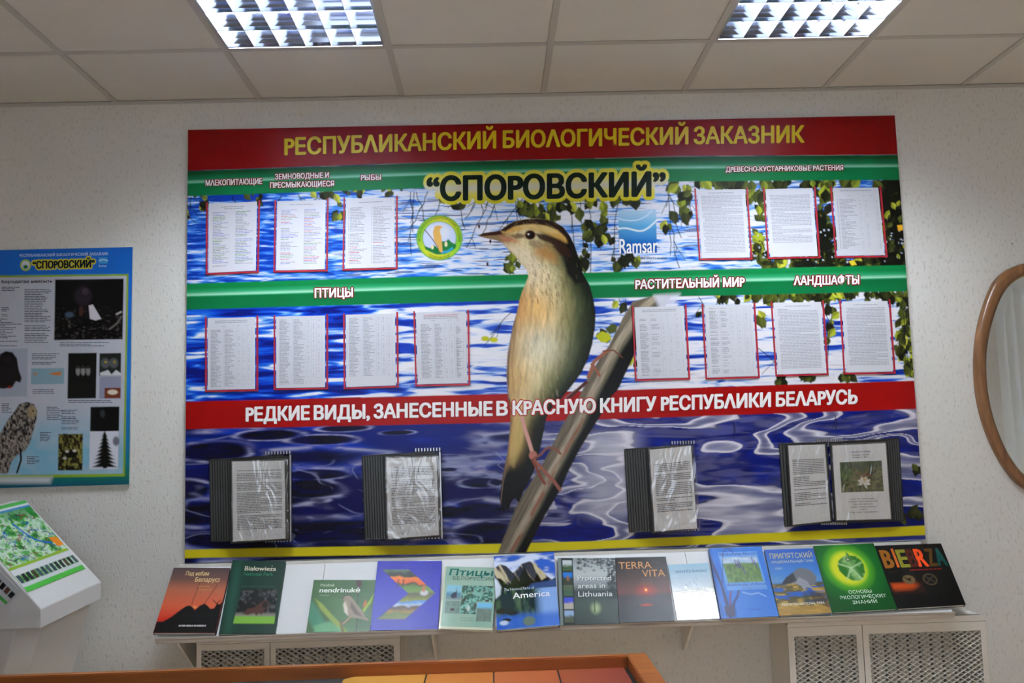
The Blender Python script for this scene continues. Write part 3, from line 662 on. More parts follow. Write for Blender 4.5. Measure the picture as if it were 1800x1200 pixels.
cv.poly([(940, 410), (960, 412), (985, 422), (1000, 436), (1004, 452), (985, 448), (968, 428), (948, 420)], (66, 38, 26), 4, .95)
cv.poly([(896, 414), (910, 410), (925, 412), (922, 418), (905, 420)], (110, 84, 62), 4, .8)
cv.poly([(940, 428), (962, 432), (978, 448), (978, 462), (955, 458), (938, 446)], (182, 138, 80), 16, .85)
cv.poly([(930, 420), (950, 424), (958, 434), (940, 436), (928, 430)], (150, 136, 112), 5, .7)
cv.ell(931, 413, 11.5, 9.5, (176, 156, 112), .3, .8); cv.ell(932, 412.8, 9.8, 8.6, (70, 28, 24), .2); cv.ell(932.5, 413, 5.5, 5.2, (16, 8, 8), .3); cv.ell(929, 411.5, 1.8, 2, (235, 230, 225), .4)
cv.clip = None
cv.poly([(839, 414), (850, 409.5), (864, 407.5), (879, 405.5), (884, 411), (872, 413.5), (852, 415.5)], (74, 40, 32), 1.3)
cv.poly([(843, 415.3), (858, 414), (878, 413.5), (897, 417), (903, 421), (893, 424), (880, 424), (862, 420)], (148, 126, 96), 1.5)
cv.poly([(878, 416), (897, 417), (912, 424), (905, 427), (886, 424)], (196, 140, 112), 4, .7)
cv.clip = BMASK
for _ in range(520):   # mottled head and nape
    x = R.uniform(884, 1022); y = R.uniform(386, 500); l = R.uniform(3, 8); cv.line([(x, y), (x + l, y + l * R.uniform(.2, .9))], 1.2, R.choice([(216, 196, 150), (92, 66, 44), (60, 44, 32), (186, 160, 116)] if x < 975 and x < 1440 - y else [(52, 44, 32), (30, 30, 22), (70, 58, 40)]), 1.8, .17)
for _ in range(46):   # breast streaks
    y = R.uniform(462, 530); x = R.uniform(932, 990); cv.line([(x, y), (x + R.uniform(0, 3), y + R.uniform(4, 9))], 1.2, (120, 86, 52), 1.5, .7)
for _ in range(420):   # feather texture
    y = R.uniform(440, 700); x = R.uniform(905, 1035); l = R.uniform(6, 16); cv.line([(x, y), (x + l * .15, y + l)], 1.4, R.choice([(224, 214, 186), (120, 104, 74), (186, 166, 120), (66, 62, 44)] if x < 985 else [(96, 98, 70), (40, 44, 30), (60, 64, 46)]), 2, .22)
cv.line([(897, 750), (893, 800), (884, 850), (880, 885)], 1.6, (150, 130, 112), 1.5, .7); cv.poly([(903, 745), (915, 735), (925, 745), (915, 790), (903, 820), (897, 815), (901, 780)], (196, 176, 120), 8, .6)
cv.clip = None
# legs and toes
PK = (196, 132, 116)
cv.line([(1030, 672), (1010, 690), (992, 706)], 6, (92, 48, 40), 1.5); cv.line([(1012, 684), (992, 700)], 1.5, (150, 130, 130), 1.5)
cv.line([(1034, 662), (1040, 648), (1044, 636), (1060, 622), (1068, 616)], 6, (158, 108, 84), 1.5); cv.line([(1060, 617), (1078, 615), (1094, 628)], 2.6, (124, 82, 64), 1.4); cv.line([(1040, 640), (1048, 650), (1054, 660)], 4.4, (156, 106, 84), 1.4)
cv.line([(918, 735), (922, 752), (930, 776), (936, 796)], 6.5, (204, 162, 154), 1.5); cv.ell(937, 800, 8, 9, (180, 128, 114), .3)
cv.line([(940, 805), (951, 798), (958, 790), (965, 786), (978, 789), (985, 797)], 4.2, (142, 98, 84), 1.4)
cv.line([(938, 808), (950, 820), (962, 834), (974, 846), (984, 860)], 6, (156, 108, 94), 1.5); cv.line([(936, 808), (944, 824), (950, 838), (957, 849)], 5, (140, 84, 66), 1.5)
cv.line([(1088, 660), (1092, 672), (1086, 682)], 1.6, (30, 36, 50), 1.2)
# ---- faint wash behind the twig clusters right of the bird and the emblem square
cv.poly([(1150, 519), (1195, 516), (1185, 540), (1160, 545)], (214, 216, 226), 8, .8)
def ramsar(Q):
    t = (Q[:, 1] - 369) / 77; return ramp(t, (0, (185, 210, 228)), (.35, (110, 175, 212)), (.75, (20, 115, 180)), (1, (10, 90, 160)))
cv.poly([(1086.5, 370), (1153, 369), (1155, 444), (1088.5, 446)], ramsar, 1.2)
cv.line([(1087, 384), (1093, 386), (1100, 387), (1109, 387.6), (1118, 387), (1126, 384.8), (1132, 382), (1138, 378), (1142, 374), (1146, 370)], 2.2, (205, 222, 236)); cv.line([(1087, 402), (1093, 401), (1100, 401), (1106, 402), (1112, 403.6), (1119, 405.4), (1125, 406), (1131, 405), (1137, 402), (1142, 398.6), (1147, 394), (1154, 388)], 3, (226, 234, 242), 1.6)
# title halo
tf = Flat(bs)
TP, TF = tf.text('“СПОРОВСКИЙ”', (752, 835, 1135, 1168), (352, 350.7, 344, 343.4), 41.5, (0, 46, 34), bold=.045, off=.0012, res=4)
ec = {}
for f in TF:
    for a, b in zip(f, f[1:] + f[:1]):
        k = (min(a, b), max(a, b)); ec[k] = ec.get(k, 0) + 1
segs = [(TP[a], TP[b]) for (a, b), c in ec.items() if c == 1]
idx = cv.sel(735, 280, 1190, 372); d = seg_d(cv.P[idx], segs)
hy = cv.P[idx, 1] + (cv.P[idx, 0] - 750) * .022
hc = ramp((hy - 300) / 68, (0, (214, 206, 70)), (.28, (226, 220, 120)), (.48, (214, 214, 205)), (.62, (222, 214, 120)), (.85, (206, 198, 44)), (1, (206, 198, 44)))
rowin = (np.abs(cv.P[idx, 1] - 329.5 + (cv.P[idx, 0] - 950) * .02) < 17) & (cv.P[idx, 0] > 765) & (cv.P[idx, 0] < 1150); a = np.clip(.5 - (d - np.where(rowin, 13.0, 8.0)) / 1.5, 0, 1); cv.C[idx] = cv.C[idx] * (1 - a[:, None]) + hc * a[:, None]
# round emblem
EX, EY = 772.5, 418
def ringc_(Q):
    t = .5 + .5 * np.sin(np.arctan2(Q[:, 1] - EY, Q[:, 0] - EX) * 2 + 1); return lerp(pc((206, 208, 70)), pc((150, 196, 72)), t)
cv.ell(EX, EY, 41.5, 40.5, (96, 168, 62), .06); cv.ell(EX, EY, 39.5, 38.5, ringc_, .06); cv.ell(EX, EY, 30.8, 30, (70, 150, 60), .08); cv.ell(EX, EY, 29.8, 29, (206, 214, 240), .08)
cv.ell(EX, EY - 10, 22, 16, (222, 226, 246), .5)
cv.poly([(746, 432), (756, 436), (762, 430), (770, 436), (776, 424), (784, 424), (788, 420), (794, 426), (802, 430), (801, 436), (792, 442), (782, 446), (768, 447), (756, 442), (748, 438)], (40, 128, 72), 1.5)
cv.poly([(776, 441), (786, 440), (795, 434), (797, 437), (788, 444), (776, 446)], (70, 170, 200), 1.2); cv.line([(747, 404), (760, 420), (772, 438)], 1.6, (120, 84, 70), 1)
cv.poly([(761, 408), (764, 398), (770, 396), (776, 397.5), (779, 398.5), (775, 401), (773, 406), (776, 416), (777, 428), (778, 443), (773, 443), (769, 432), (763, 422)], (216, 180, 110), 1.4)
cv.ell(784, 429, 3, 5, (226, 218, 186), .3); cv.ell(760, 434, 2.8, 4.5, (226, 218, 186), .3)
# white vignette behind text zone on the far left bottom etc. stays as water; build everything
cv.build('picture_print', M_PRINT, board, .0003)
# ---- lettering
YEL = (216, 196, 50); WHT = (244, 242, 246); MAROON = (128, 20, 22)
t1 = ((501, 885, 1220, 1413), (272, 259.4, 252.5, 250))
def onbase(tb, x): return float(np.interp(x, tb[0], tb[1]))
for wtxt, a, b in (('РЕСПУБΛИКАНСКИЙ', 501, 871), ('БИОΛОГИЧЕСКИЙ', 885, 1209), ('ЗАКАЗНИК', 1220.5, 1413)):
    m = (a + b) / 2; tf.text(wtxt, (a, m, b), [onbase(t1, v) for v in (a, m, b)], 29.5, YEL, bold=.034, shadow=(-1.2, 1.6), sc=(96, 70, 12))
for wtxt, a, b, ya, yb, cap in (('МΛЕКОПИТАЮЩИЕ', 361.6, 460.6, 326.4, 323, 10), ('ЗЕМНОВОДНЫЕ И', 483.6, 578, 315.2, 312, 9.4), ('ПРЕСМЫКАЮЩИЕСЯ', 474.8, 587, 330.2, 326.9, 9.6), ('РЫБЫ', 634.6, 669.5, 316.6, 315.8, 9.5),
                                ('ДРЕВЕСНО-КУСТАРНИКОВЫЕ РАСТЕНИЯ', 1276, 1482, 301.8, 298.7, 8.8), ('ПТИЦЫ', 553.6, 619.9, 522.8, 521.4, 16), ('РАСТИТЕΛЬНЫЙ МИР', 1117.5, 1308.7, 507.5, 503, 16), ('ΛАНДШАФТЫ', 1396, 1510, 500.6, 499, 15.6)):
    hb = 1.3 if cap < 12 else 1.9
    tf.text(wtxt, (a, b), (ya, yb), cap, WHT, bold=.035, off=.0012, halo=hb, hc=MAROON, n=8, shadow=None)
t4 = ((433, 864, 1056, 1506), (739.8, 729.8, 724.6, 708.7))
for wtxt, a, b in (('РЕДКИЕ', 433, 543.4), ('ВИДЫ,', 552.7, 649), ('ЗАНЕСЕННЫЕ', 657.9, 864.8), ('В', 873.7, 891.5), ('КРАСНУЮ', 902, 1046), ('КНИГУ', 1056, 1152.6), ('РЕСПУБΛИКИ', 1163, 1354), ('БЕΛАРУСЬ', 1365, 1506.4)):
    over = wtxt == 'КРАСНУЮ'
    tf.text(wtxt, (a, b), (onbase(t4, a), onbase(t4, b)), 24.3, (244, 242, 246), bold=.04, off=.0012, shadow=(1.4, 1.6), sc=(128, 112, 118), halo=1.6 if over else None, hc=(178, 30, 34))
tf.text('Ramsar', (1089, 1156), (445.5, 443.5), 27, (238, 240, 246), bold=.012, off=.0012)
tf.text('CONVENTION ON WETLANDS', (1076, 1172), (456.5, 455), 3.6, (52, 60, 52), bold=0.0)
tf.text('(Ramsar, Iran, 1971)', (1112, 1150), (465, 464), 3.0, (90, 96, 96), bold=0.0)
tf.arc('РЕСПУБΛИКАНСКИЙ БИОΛОГИЧЕСКИЙ ЗАКАЗНИК', EX, EY, 33.2, 190, -12, 4.2, (44, 74, 36), .02, .0012)
tf.arc('“СПОРОВСКИЙ”', EX, EY, 37.4, 236, 304, 4.4, (44, 74, 36), .02, .0012, inside=True)
tf.build('lettering', M_PRINT, board)
# ---- clear document pockets edged with red tape, and the sheets in them
def lerp2(a, b, t): return (a[0] + (b[0] - a[0]) * t, a[1] + (b[1] - a[1]) * t)
yb_ = -.0205
def bar_px(mb, a, b, wpx, Y, depth):
    A, B = onY(*a, Y), onY(*b, Y); mb.bar(A, B, wpx / 460.0, depth, (0, -1, 0))
POCK = [(( (362, 356.6), (457, 352.7), (454.6, 479), (361.6, 483)), 'cols', 'white printed list in two columns under the mammals heading, leftmost of the top row', 1),
        (((482.5, 352), (577.6, 349.6), (576, 476.7), (480.5, 478.7)), 'cols2', 'white printed list with red and blue lines under the amphibians and reptiles heading', 2),
        (((603.6, 348), (699, 345), (698.7, 472.8), (601.8, 475.4)), 'colsn', 'white printed numbered two column list under the fish heading РЫБЫ', 3),
        (((1220.4, 332), (1314.6, 330.8), (1323, 456), (1229, 457.3)), 'para', 'sheet full of paragraphs with a title line, first pocket right of the wetlands emblem', 4),
        (((1341, 330.8), (1433.4, 329), (1442.5, 453.4), (1349.5, 455)), 'parashort', 'white sheet of paragraphs with a blank foot, middle pocket of the top right row', 5),
        (((1459.3, 328.7), (1549, 328), (1560.5, 452), (1468.3, 453)), 'tabletop', 'white ruled table sheet in the rightmost pocket of the top row', 6),
        (((360.4, 557.8), (453.7, 555.6), (453.7, 687), (360.4, 689)), 'table', 'dense grey table sheet, leftmost pocket below the ПТИЦЫ heading', 7),
        (((480.8, 554.7), (576.6, 553), (576.6, 683.8), (480.8, 685.4)), 'tablefull', 'dense grey table sheet filling its page, second pocket of the lower row', 8),
        (((603, 551.6), (699.5, 549), (701, 680.7), (604, 683.8)), 'tablefull2', 'dense grey table sheet with a blank foot, third pocket of the lower row', 9),
        (((726.3, 547.8), (824.3, 545.3), (826.5, 676.6), (730, 679)), 'tabler', 'table sheet with three title lines, in the pocket just left of the warbler', 10),
        (((1110.6, 538.5), (1206.7, 535.8), (1213.6, 666.7), (1116.5, 669.4)), 'tabw', 'table sheet with short grey columns, pocket just right of the branch', 11),
        (((1233.6, 534.8), (1327.6, 533), (1335.9, 664), (1240.5, 666.7)), 'tabw2', 'table sheet in the second pocket right of the branch, below the РАСТИТЕЛЬНЫЙ МИР heading', 12),
        (((1354.8, 530.6), (1448.2, 529), (1456.8, 659), (1363.4, 661.5)), 'para', 'sheet of close paragraphs, left one of the two below the ЛАНДШАФТЫ heading', 13),
        (((1475.4, 528.2), (1565.3, 527.2), (1574.6, 656.4), (1483.3, 658)), 'para2', 'sheet of close paragraphs, rightmost pocket of the lower row beside yellow leaves', 14)]
def words(f, x0, x1, y, h, col, rr, off=.0004, just=False):
    x = x0
    while x < x1 - 1:
        w = rr.uniform(2.5, 11); e = min(x + w, x1); f.rect(x, y, e, y + h * 1.12, col, off); x = e + rr.uniform(.6, 1.2)
def fill_sheet(f, W, Hh, kind, seed):
    rr = random.Random(seed); G = (168, 170, 178); GL = (186, 188, 194)
    if kind.startswith('cols'):
        f.rect(0, 0, W, Hh, (214, 215, 222), .0001)
        words(f, 24, 70, 7, 1.2, G, rr);
        if kind == 'cols': words(f, 30, 66, 10.5, 1.2, G, rr)
        y = 17
        c = G
        while y < Hh - (12 if kind != 'colsn' else 8):
            for k, (a, b) in enumerate(((8, 42), (52, 88))):
                if rr.random() < .08: continue
                cc = G
                if kind == 'cols': cc = rr.choice([G, (150, 175, 150), G, (150, 160, 205)])
                if kind == 'cols2': cc = rr.choice([(205, 130, 145), (150, 178, 150), G, (160, 165, 210), G])
                if kind == 'colsn': words(f, a - 3, a - 1.6, y, 1.0, G, rr); cc = G if rr.random() > .04 else (205, 120, 130)
                words(f, a, a + rr.uniform(14, b - a), y, 1.05, cc, rr)
            y += 2.9
    elif kind.startswith('para'):
        f.rect(0, 0, W, Hh, (212, 214, 220), .0001)
        if kind != 'parashort': words(f, 22, 72, 6, 1.2, G, rr)
        y = 12; end = Hh - {'para': 11, 'parashort': 26, 'para2': 12}[kind]
        while y < end:
            last = rr.random() < .12
            words(f, 7 + (4 if rr.random() < .12 else 0), 86 if not last else rr.uniform(20, 70), y, 1.15, (176, 178, 188), rr); y += 2.75
    else:
        f.rect(0, 0, W, Hh, (206, 208, 214), .0001)
        y0 = 6
        if kind in ('table', 'tabler', 'tabw', 'tabletop'):
            for k in range(3 if kind == 'tabler' else 2 if kind != 'tabletop' else 1): words(f, 14, 78, 5 + k * 3, 1.2, G if not (kind == 'tabler' and k == 0) else (205, 150, 160), rr)
            y0 = 15; words(f, 28, 36, y0, 1.1, GL, rr); words(f, 58, 64, y0, 1.1, GL, rr); words(f, 74, 80, y0, 1.1, GL, rr)
            y0 = 22
        end = Hh - {'tablefull2': 17, 'tabler': 10, 'tabletop': 12}.get(kind, 6)
        cols = {'tabw': (8, 29, 50, 63, 76), 'tabw2': (8, 29, 49, 62, 76), 'tabler': (8, 33, 52, 62, 72), 'tabletop': (6, 10, 50, 62, 84)}.get(kind, (6, 32, 58, 68, 78))
        for c in cols[1:] + (88,): f.rect(c - 1.2, y0 - 4, c - .8, end, (186, 188, 198), .0003)
        y = y0; big = kind.startswith('tabw')
        while y < end - 1:
            if not (big and rr.random() < .16):
                words(f, cols[0], cols[0] + rr.uniform(10, cols[1] - cols[0] - 4) if kind != 'tabletop' else cols[0] + 2, y, 1.1, (168, 170, 178), rr)
                if not big or rr.random() < .7: words(f, cols[1] + 1, cols[1] + rr.uniform(9, cols[2] - cols[1] - 3), y, 1.1, (172, 174, 182), rr)
                for k in (2, 3, 4):
                    if rr.random() < (.5 if not big else .35): f.rect(cols[k] + 2, y, cols[k] + 4.2, y + 1.1, (176, 178, 186), .0004)
                if kind == 'tabler' and rr.random() < .8: words(f, 74, 74 + rr.uniform(4, 12), y, 1.1, G, rr)
            if rr.random() < .5: f.rect(cols[0] - 1, y + 1.9, 88, y + 2.15, (198, 200, 208), .0003)
            y += 2.55
for (q, kind, lab, sd_) in POCK:
    TL, TR, BRr, BL = q
    tp = MB(); bar_px(tp, (TL[0] + 1.4, TL[1] - 1), (BL[0] + 1.4, BL[1]), 2.8, -.0242, .0038); bar_px(tp, (TR[0] - 1.5, TR[1] - 1), (BRr[0] - 1.5, BRr[1]), 3.2, -.0242, .0038)
    bar_px(tp, (BL[0], BL[1] - 1.4), (BRr[0], BRr[1] - 1.4), 3.0, -.0244, .004)
    tp.build('document_pocket', M_RED, board)
    i_l = 4.6; i_r = 5.2
    sq = [onY(TL[0] + i_l, TL[1] + 1.5, -.0225), onY(TR[0] - i_r, TR[1] + 1.5, -.0225), onY(BRr[0] - i_r, BRr[1] - 3.6, -.0225), onY(BL[0] + i_l, BL[1] - 3.6, -.0225)]
    f = Flat(QuadSurf(sq, 93, 131)); fill_sheet(f, 93, 131, kind, sd_)
    s_ = thing('printed_sheet', (sq[3] + sq[2]) / 2 + np.array([0, .002, 0]), lab, 'paper sheet', 'printed sheets in the red edged pockets')
    MB().slab(sq, .0012, (0, -1, 0)).build('paper', M_PAGES, s_)
    f.build('print', M_PAPER, s_)

# ------------------------------------------------------------------ flip frame displays fixed on the board
def frame_panel(q, Y, parent, w=.005, dep=.004, sleeve=True):
    """one sleeve panel: black bars round a dark pocket"""
    W4 = [onY(*p, Y) for p in q]; mb = MB()
    for a, b in ((0, 1), (1, 2), (2, 3), (3, 0)): mb.bar(W4[a], W4[b], w, dep)
    o = mb.build('sleeve_frame', M_BLACKP, parent, bevel=.0012, seg=1)
    if sleeve: MB().slab([v + np.array([0, .0022, 0]) for v in W4], .0006, (0, -1, 0)).build('sleeve', M_DKRIB, o)
    return W4
def flip_sheet(q, Y, kind, label, seed, film=True, crumple=True):
    sq = [onY(*p, Y) for p in q]; W, Hh = 93, 131; f = Flat(QuadSurf(sq, W, Hh)); rr = random.Random(seed)
    f.rect(0, 0, W, Hh, (234, 234, 234), .0001); G = (162, 162, 166)
    if kind == 'a':
        y = 15
        while y < 112: words(f, 8, 88 if rr.random() > .12 else 50, y, 1.2, G, rr); y += 2.7 + (2.4 if rr.random() < .12 else 0)
    elif kind == 'b':
        y = 24
        while y < 100: words(f, 8, 88 if rr.random() > .15 else 48, y, 1.2, (140, 140, 146), rr); y += 2.9 + (3 if rr.random() < .18 else 0)
    elif kind == 'lily':
        f.text('Гарлачык белы', (30, 66), 14.5, 3.6, (60, 70, 150), bold=.02); f.text('Кувшинка белая', (32, 62), 19.5, 2.6, (40, 42, 60), bold=.01); f.text('Nymphaea alba', (34, 60), 23.5, 2.6, (40, 42, 60), bold=.01)
        for k, (s, a, b) in enumerate((('Сямейства: Гарлачыкавыя', 24, 68), ('Парадак: Гарлачыкакветныя', 22, 72), ('Клас: Двухдольныя', 30, 63), ('Аддзел: Пакрытанасенныя', 26, 70), ('Статус', 40, 54), ('III катэгорыя - Чырвоная кніга', 24, 72))):
            f.text(s, (a, b), 96 + k * 4.6, 2.3, (50, 52, 66), bold=.01, res=2)
    t = thing('printed_sheet', (sq[3] + sq[2]) / 2 + np.array([0, .001, 0]), label, 'paper sheet', 'sheets in the flip frame displays')
    MB().slab(sq, .0008, (0, -1, 0)).build('paper', M_PAGES, t); f.build('print', M_PAPER, t)
    if kind == 'lily':
        c = Canvas(QuadSurf(f.surf.w([(11, 30), (84, 30), (84, 83), (11, 83)]), 73, 53), None, 80, 60, (96, 104, 62)); X, Y_ = c.P[:, 0], c.P[:, 1]
        g = fbm(X / 6, Y_ / 4, 91, 3); c.C = ramp(g, (.2, (48, 60, 34)), (.5, (104, 112, 66)), (.8, (150, 146, 98))); c.C = lerp(c.C, pc((70, 100, 84)), sm(22, 4, Y_) * .7)
        for k in range(26): c.line([(4 + k * .7, 34 - k * .3), (8 + k * .9 - 8, 8 + (k * 7) % 13)], .8, (92, 134, 62), 1.2, .5)
        for k in range(12): c.ell(30 + (k * 13) % 22, 20 + (k * 7) % 8, 3, 1.6, (168, 112, 60), .5, .7)
        for a_ in range(-5, 6):
            an = math.radians(-90 + a_ * 22); L = 13 if a_ % 2 else 11; ce = (40, 37)
            tip = (ce[0] + L * math.cos(an), ce[1] + L * math.sin(an) * .95); pp = (-math.sin(an) * 2.4, math.cos(an) * 2.4); md = ((ce[0] + tip[0]) / 2, (ce[1] + tip[1]) / 2)
            c.poly([ce, (md[0] + pp[0], md[1] + pp[1]), tip, (md[0] - pp[0], md[1] - pp[1])], (234, 230, 224) if a_ % 2 else (206, 200, 192), 1.0)
        c.poly([(38, 38), (43, 38), (46, 49), (42, 46)], (226, 222, 214), 1); c.ell(41, 32, 3, 2.6, (216, 180, 80), .4)
        c.build('photo', M_PAPER, t, .0004)
    return sq
def sleeve_film(q, Y, parent):
    MB().slab([onY(*p, Y) for p in q], .0003, (0, -1, 0)).build('sleeve_film', M_FILM, parent)
def flip_display(label, tl, bl, tr, br, n, step, page, kind, plabel, seed, tabx, silver=True):
    """panels hinged on the right, fanned to the left; tl/bl outer corner of the rearmost"""
    O = onY((tl[0] + tr[0]) / 2, bl[1], -.021); t = thing('flip_frame_display', O, label, 'flip display', 'black flip frame displays on the board')
    # wall bracket with its comb of hinge tabs
    mb = MB()
    A, B_ = onY(tabx, tr[1] - 2, -.026), onY(tr[0], tr[1] - 2, -.026)
    for i in range(n): 
        x = A[0] + (B_[0] - A[0]) * i / (n - 1); mb.box((x - .0022, -.034, A[2] - .004), (x + .0022, -.0205, A[2] + .009))
    mb.build('hinge_comb', M_SILVER, t); mb = MB()
    C_, D_ = onY(tabx, br[1] + 1, -.026), onY(br[0], br[1] + 1, -.026)
    for i in range(n):
        x = C_[0] + (D_[0] - C_[0]) * i / (n - 1); mb.box((x - .0022, -.034, C_[2] - .006), (x + .0022, -.0205, C_[2] + .004))
    mb.build('hinge_comb', M_SILVER, t)
    W = page[1][0] - tl[0] - n * step
    last = None
    for i in range(n):
        x0, x1 = tl[0] + i * step, tl[0] + i * step + W + 2
        x1 = min(x1, tr[0] - 2); b0, b1 = bl[0] + i * step, bl[0] + i * step + (x1 - x0) + 1
        sl = (tr[1] - tl[1]) / (tr[0] - tl[0]); sb = (br[1] - bl[1]) / (br[0] - bl[0])
        q = [(x0, tl[1] + sl * i * step), (x1, tl[1] + sl * (x1 - tl[0])), (b1, bl[1] + sb * (b1 - bl[0])), (b0, bl[1] + sb * i * step)]
        frame_panel(q, -.026 - i * .0026, t, .0042, .0028)
    Yt = -.026 - n * .0026 - .004
    q = [(page[0][0] - 4, page[0][1] - 3), (tr[0] - 3, tr[1] + 3), (br[0] - 3, br[1] - 1), (page[3][0] - 4, page[3][1] + 3)]
    frame_panel(q, Yt, t, .0055, .0035)
    flip_sheet(page, Yt - .0022, kind, plabel, seed)
    sleeve_film([(page[0][0] - 2, page[0][1] - 2), (page[1][0] + 6, page[1][1] - 2), (page[2][0] + 6, page[2][1] + 2), (page[3][0] - 2, page[3][1] + 2)], Yt - .0040, t)
    if silver: mb = MB(); mb.bar(onY(*tr, Yt), onY(*br, Yt), .005, .02); mb.build('hinge_edge', M_SILVER, t)
flip_display('black flip frame display nearest the left edge of the board', (368, 808), (371, 951), (510, 799), (511, 949), 9, 4.5, [(408, 811), (500, 809), (502, 946.5), (409.5, 951.5)], 'a',
             'dense text sheet in the clear sleeve of the leftmost flip display', 21, 468)
flip_display('black flip frame display left of the printed warbler tail', (636.5, 801), (642, 948), (773, 793.5), (777, 943.5), 9, 4.5, [(679, 804.5), (767, 803), (771.5, 940), (682, 946.5)], 'a',
             'glossy sleeved text sheet in the second flip display from the left', 22, 731)
flip_display('narrow black flip frame display between the branch and the double one', (1098, 789.5), (1106.5, 935), (1219.5, 781), (1227, 930), 9, 4.6, [(1142, 790.5), (1214.5, 783), (1225.5, 928.5), (1151, 933.5)], 'b',
             'narrow text sheet with sleeve glare in the third flip display', 23, 1181, silver=False)
O = onY(1470, 925, -.021); t4d = thing('flip_frame_display', O, 'black flip frame display opened to show two sheets, lower right of the board', 'flip display', 'black flip frame displays on the board')
for i in range(3): frame_panel([(1370 + 5 * i, 779.5), (1452, 777), (1464, 918), (1380 + 5 * i, 925 - i)], -.026 - i * .0018, t4d, .0042, .0028)
for i in range(6): frame_panel([(1470, 776), (1580 - 4 * i, 770.5 + .3 * i), (1588.5 - 4 * i, 915), (1478, 918)], -.026 - i * .0018, t4d, .0042, .0028)
frame_panel([(1382, 780.5), (1453, 777), (1463, 917), (1391, 924.5)], -.038, t4d, .005, .0035); frame_panel([(1459, 778), (1559.5, 773.5), (1569.5, 915), (1468, 917)], -.041, t4d, .006, .0035)
mb = MB()
for i in range(12):
    x = onY(1436 + i * 3.9, 772.5, -.03)[0]; z = onY(1436 + i * 3.9, 773, -.03)[2]; mb.box((x - .0022, -.036, z - .008), (x + .0022, -.0205, z + .005))
mb.build('hinge_comb', M_SILVER, t4d); mb = MB()
for i in range(12):
    p_ = onY(1444 + i * 3.9, 920, -.03); mb.box((p_[0] - .0022, -.036, p_[2] - .004), (p_[0] + .0022, -.0205, p_[2] + .006))
mb.build('hinge_comb', M_SILVER, t4d)
pg = [(1385.5, 783), (1449.5, 781), (1459.5, 915), (1394, 922)]
flip_sheet(pg, -.0405, 'b', 'narrow text sheet in the left half of the open double flip display', 24); sleeve_film([(1384, 781), (1451, 779), (1461, 917), (1392, 924)], -.0425, t4d)
flip_sheet([(1463, 783), (1556.5, 778.5), (1566, 911.5), (1471, 914)], -.0435, 'lily', 'white sheet with a colour photo of a white water lily in the flip display', 25)
sleeve_film([(1461, 780), (1558, 776), (1568, 913), (1470, 916)], -.0455, t4d)

# ------------------------------------------------------------------ the owl poster on the left
px1 = onY(233, 434, -.014)[0]; pz1 = onY(233, 434, -.014)[2]; pz0 = onY(225, 851, -.014)[2]; px0 = px1 - .70
pt = thing('owl_poster', ((px0 + px1) / 2, 0, pz0), 'blue bordered owl information poster board left of the big board', 'poster')
MB().box((px0, -.0137, pz0), (px1, -.001, pz1)).build('panel', mat('poster_panel', (190, 192, 188), .5), pt)
ps = PlaneSurf((0, -.014, 0), (0, -1, 0)); pw = [(px0, -.014, pz1), (px1, -.014, pz1), (px1, -.014, pz0), (px0, -.014, pz0)]
c = Canvas(ps, project(np.array(pw)), 300, 380); X, Y = c.P[:, 0], c.P[:, 1]; sl = (X - 233) * -.013
c.C = ramp((Y - sl - 434) / 417, (0, (44, 124, 204)), (.6, (40, 134, 206)), (.85, (40, 132, 164)), (.96, (30, 130, 110)), (1, (24, 110, 130)))
def pr(x0, y0, x1, y1, col, **k): c.poly([(x0, y0 + (233 - x0) * .013), (x1, y0 + (233 - x1) * .013), (x1 - (y1 - y0) * .018, y1 + (233 - x1) * .013), (x0 - (y1 - y0) * .018, y1 + (233 - x0) * .013)], col, **k)
pr(-120, 481, 226, 837, (150, 176, 60)); 
def paperblend(Q): return lerp(pc((200, 199, 208)), pc((146, 190, 210)), np.clip(sm(700, 800, Q[:, 1]) * (.3 + .9 * fbm(Q[:, 0] / 30, Q[:, 1] / 30, 95)) + .25 * fbm(Q[:, 0] / 12, Q[:, 1] / 10, 97), 0, 1))
pr(-118, 484.5, 222.5, 832, paperblend)
def nightowl(Q):
    g = fbm(Q[:, 0] / 5, Q[:, 1] / 3, 99, 3); return lerp(pc((14, 16, 20)), pc((92, 88, 86)), sm(.55, .85, g) * sm(530, 570, Q[:, 1]))
pr(97, 489.5, 217.5, 596, nightowl)
c.ell(146, 520, 18, 20, (62, 56, 66), .4, .9); c.ell(150, 512, 7, 7, (92, 82, 90), .5, .8); c.ell(143, 546, 5, 9, (90, 58, 54), .4, .8); c.poly([(156, 537), (163, 535), (172, 550), (178, 560), (168, 563), (158, 560)], (206, 204, 212), 2)
c.ell(122, 553, 9, 6, (90, 112, 132), .5, .8); c.line([(193, 578), (206, 568), (214, 556)], 3, (120, 116, 112), 2); c.line([(205, 552), (213, 548)], 3, (190, 190, 190), 2)
pr(120, 619, 170, 699, (24, 28, 26)); pr(175, 620, 213, 660, (52, 56, 54)); pr(175, 661, 213, 700, (160, 164, 184)); pr(184, 681, 212, 699, (130, 72, 50)); c.ell(198, 689, 10, 5, (220, 214, 200), .3)
for x in (139, 148, 157): c.ell(x - 2, 652, 4.5, 9, (140, 140, 140), .5); c.ell(x - 2, 646, 3, 2, (36, 36, 36), .4)
for x in (185, 200): c.ell(x, 638, 9, 10, (120, 124, 126), .4, .7); c.ell(x + 1, 636, 2.4, 2.2, (216, 186, 60), .3); c.ell(x + 1, 636, 1.1, 1, (10, 10, 10), .3)
c.poly([(176, 655), (190, 650), (196, 658), (204, 650), (213, 656), (213, 660), (176, 660)], (210, 212, 216), 2)
pr(159, 714, 210, 824, (20, 22, 24)); pr(158, 757, 209, 824, (214, 216, 226)); c.ell(180, 727, 5, 8, (66, 74, 80), .5)
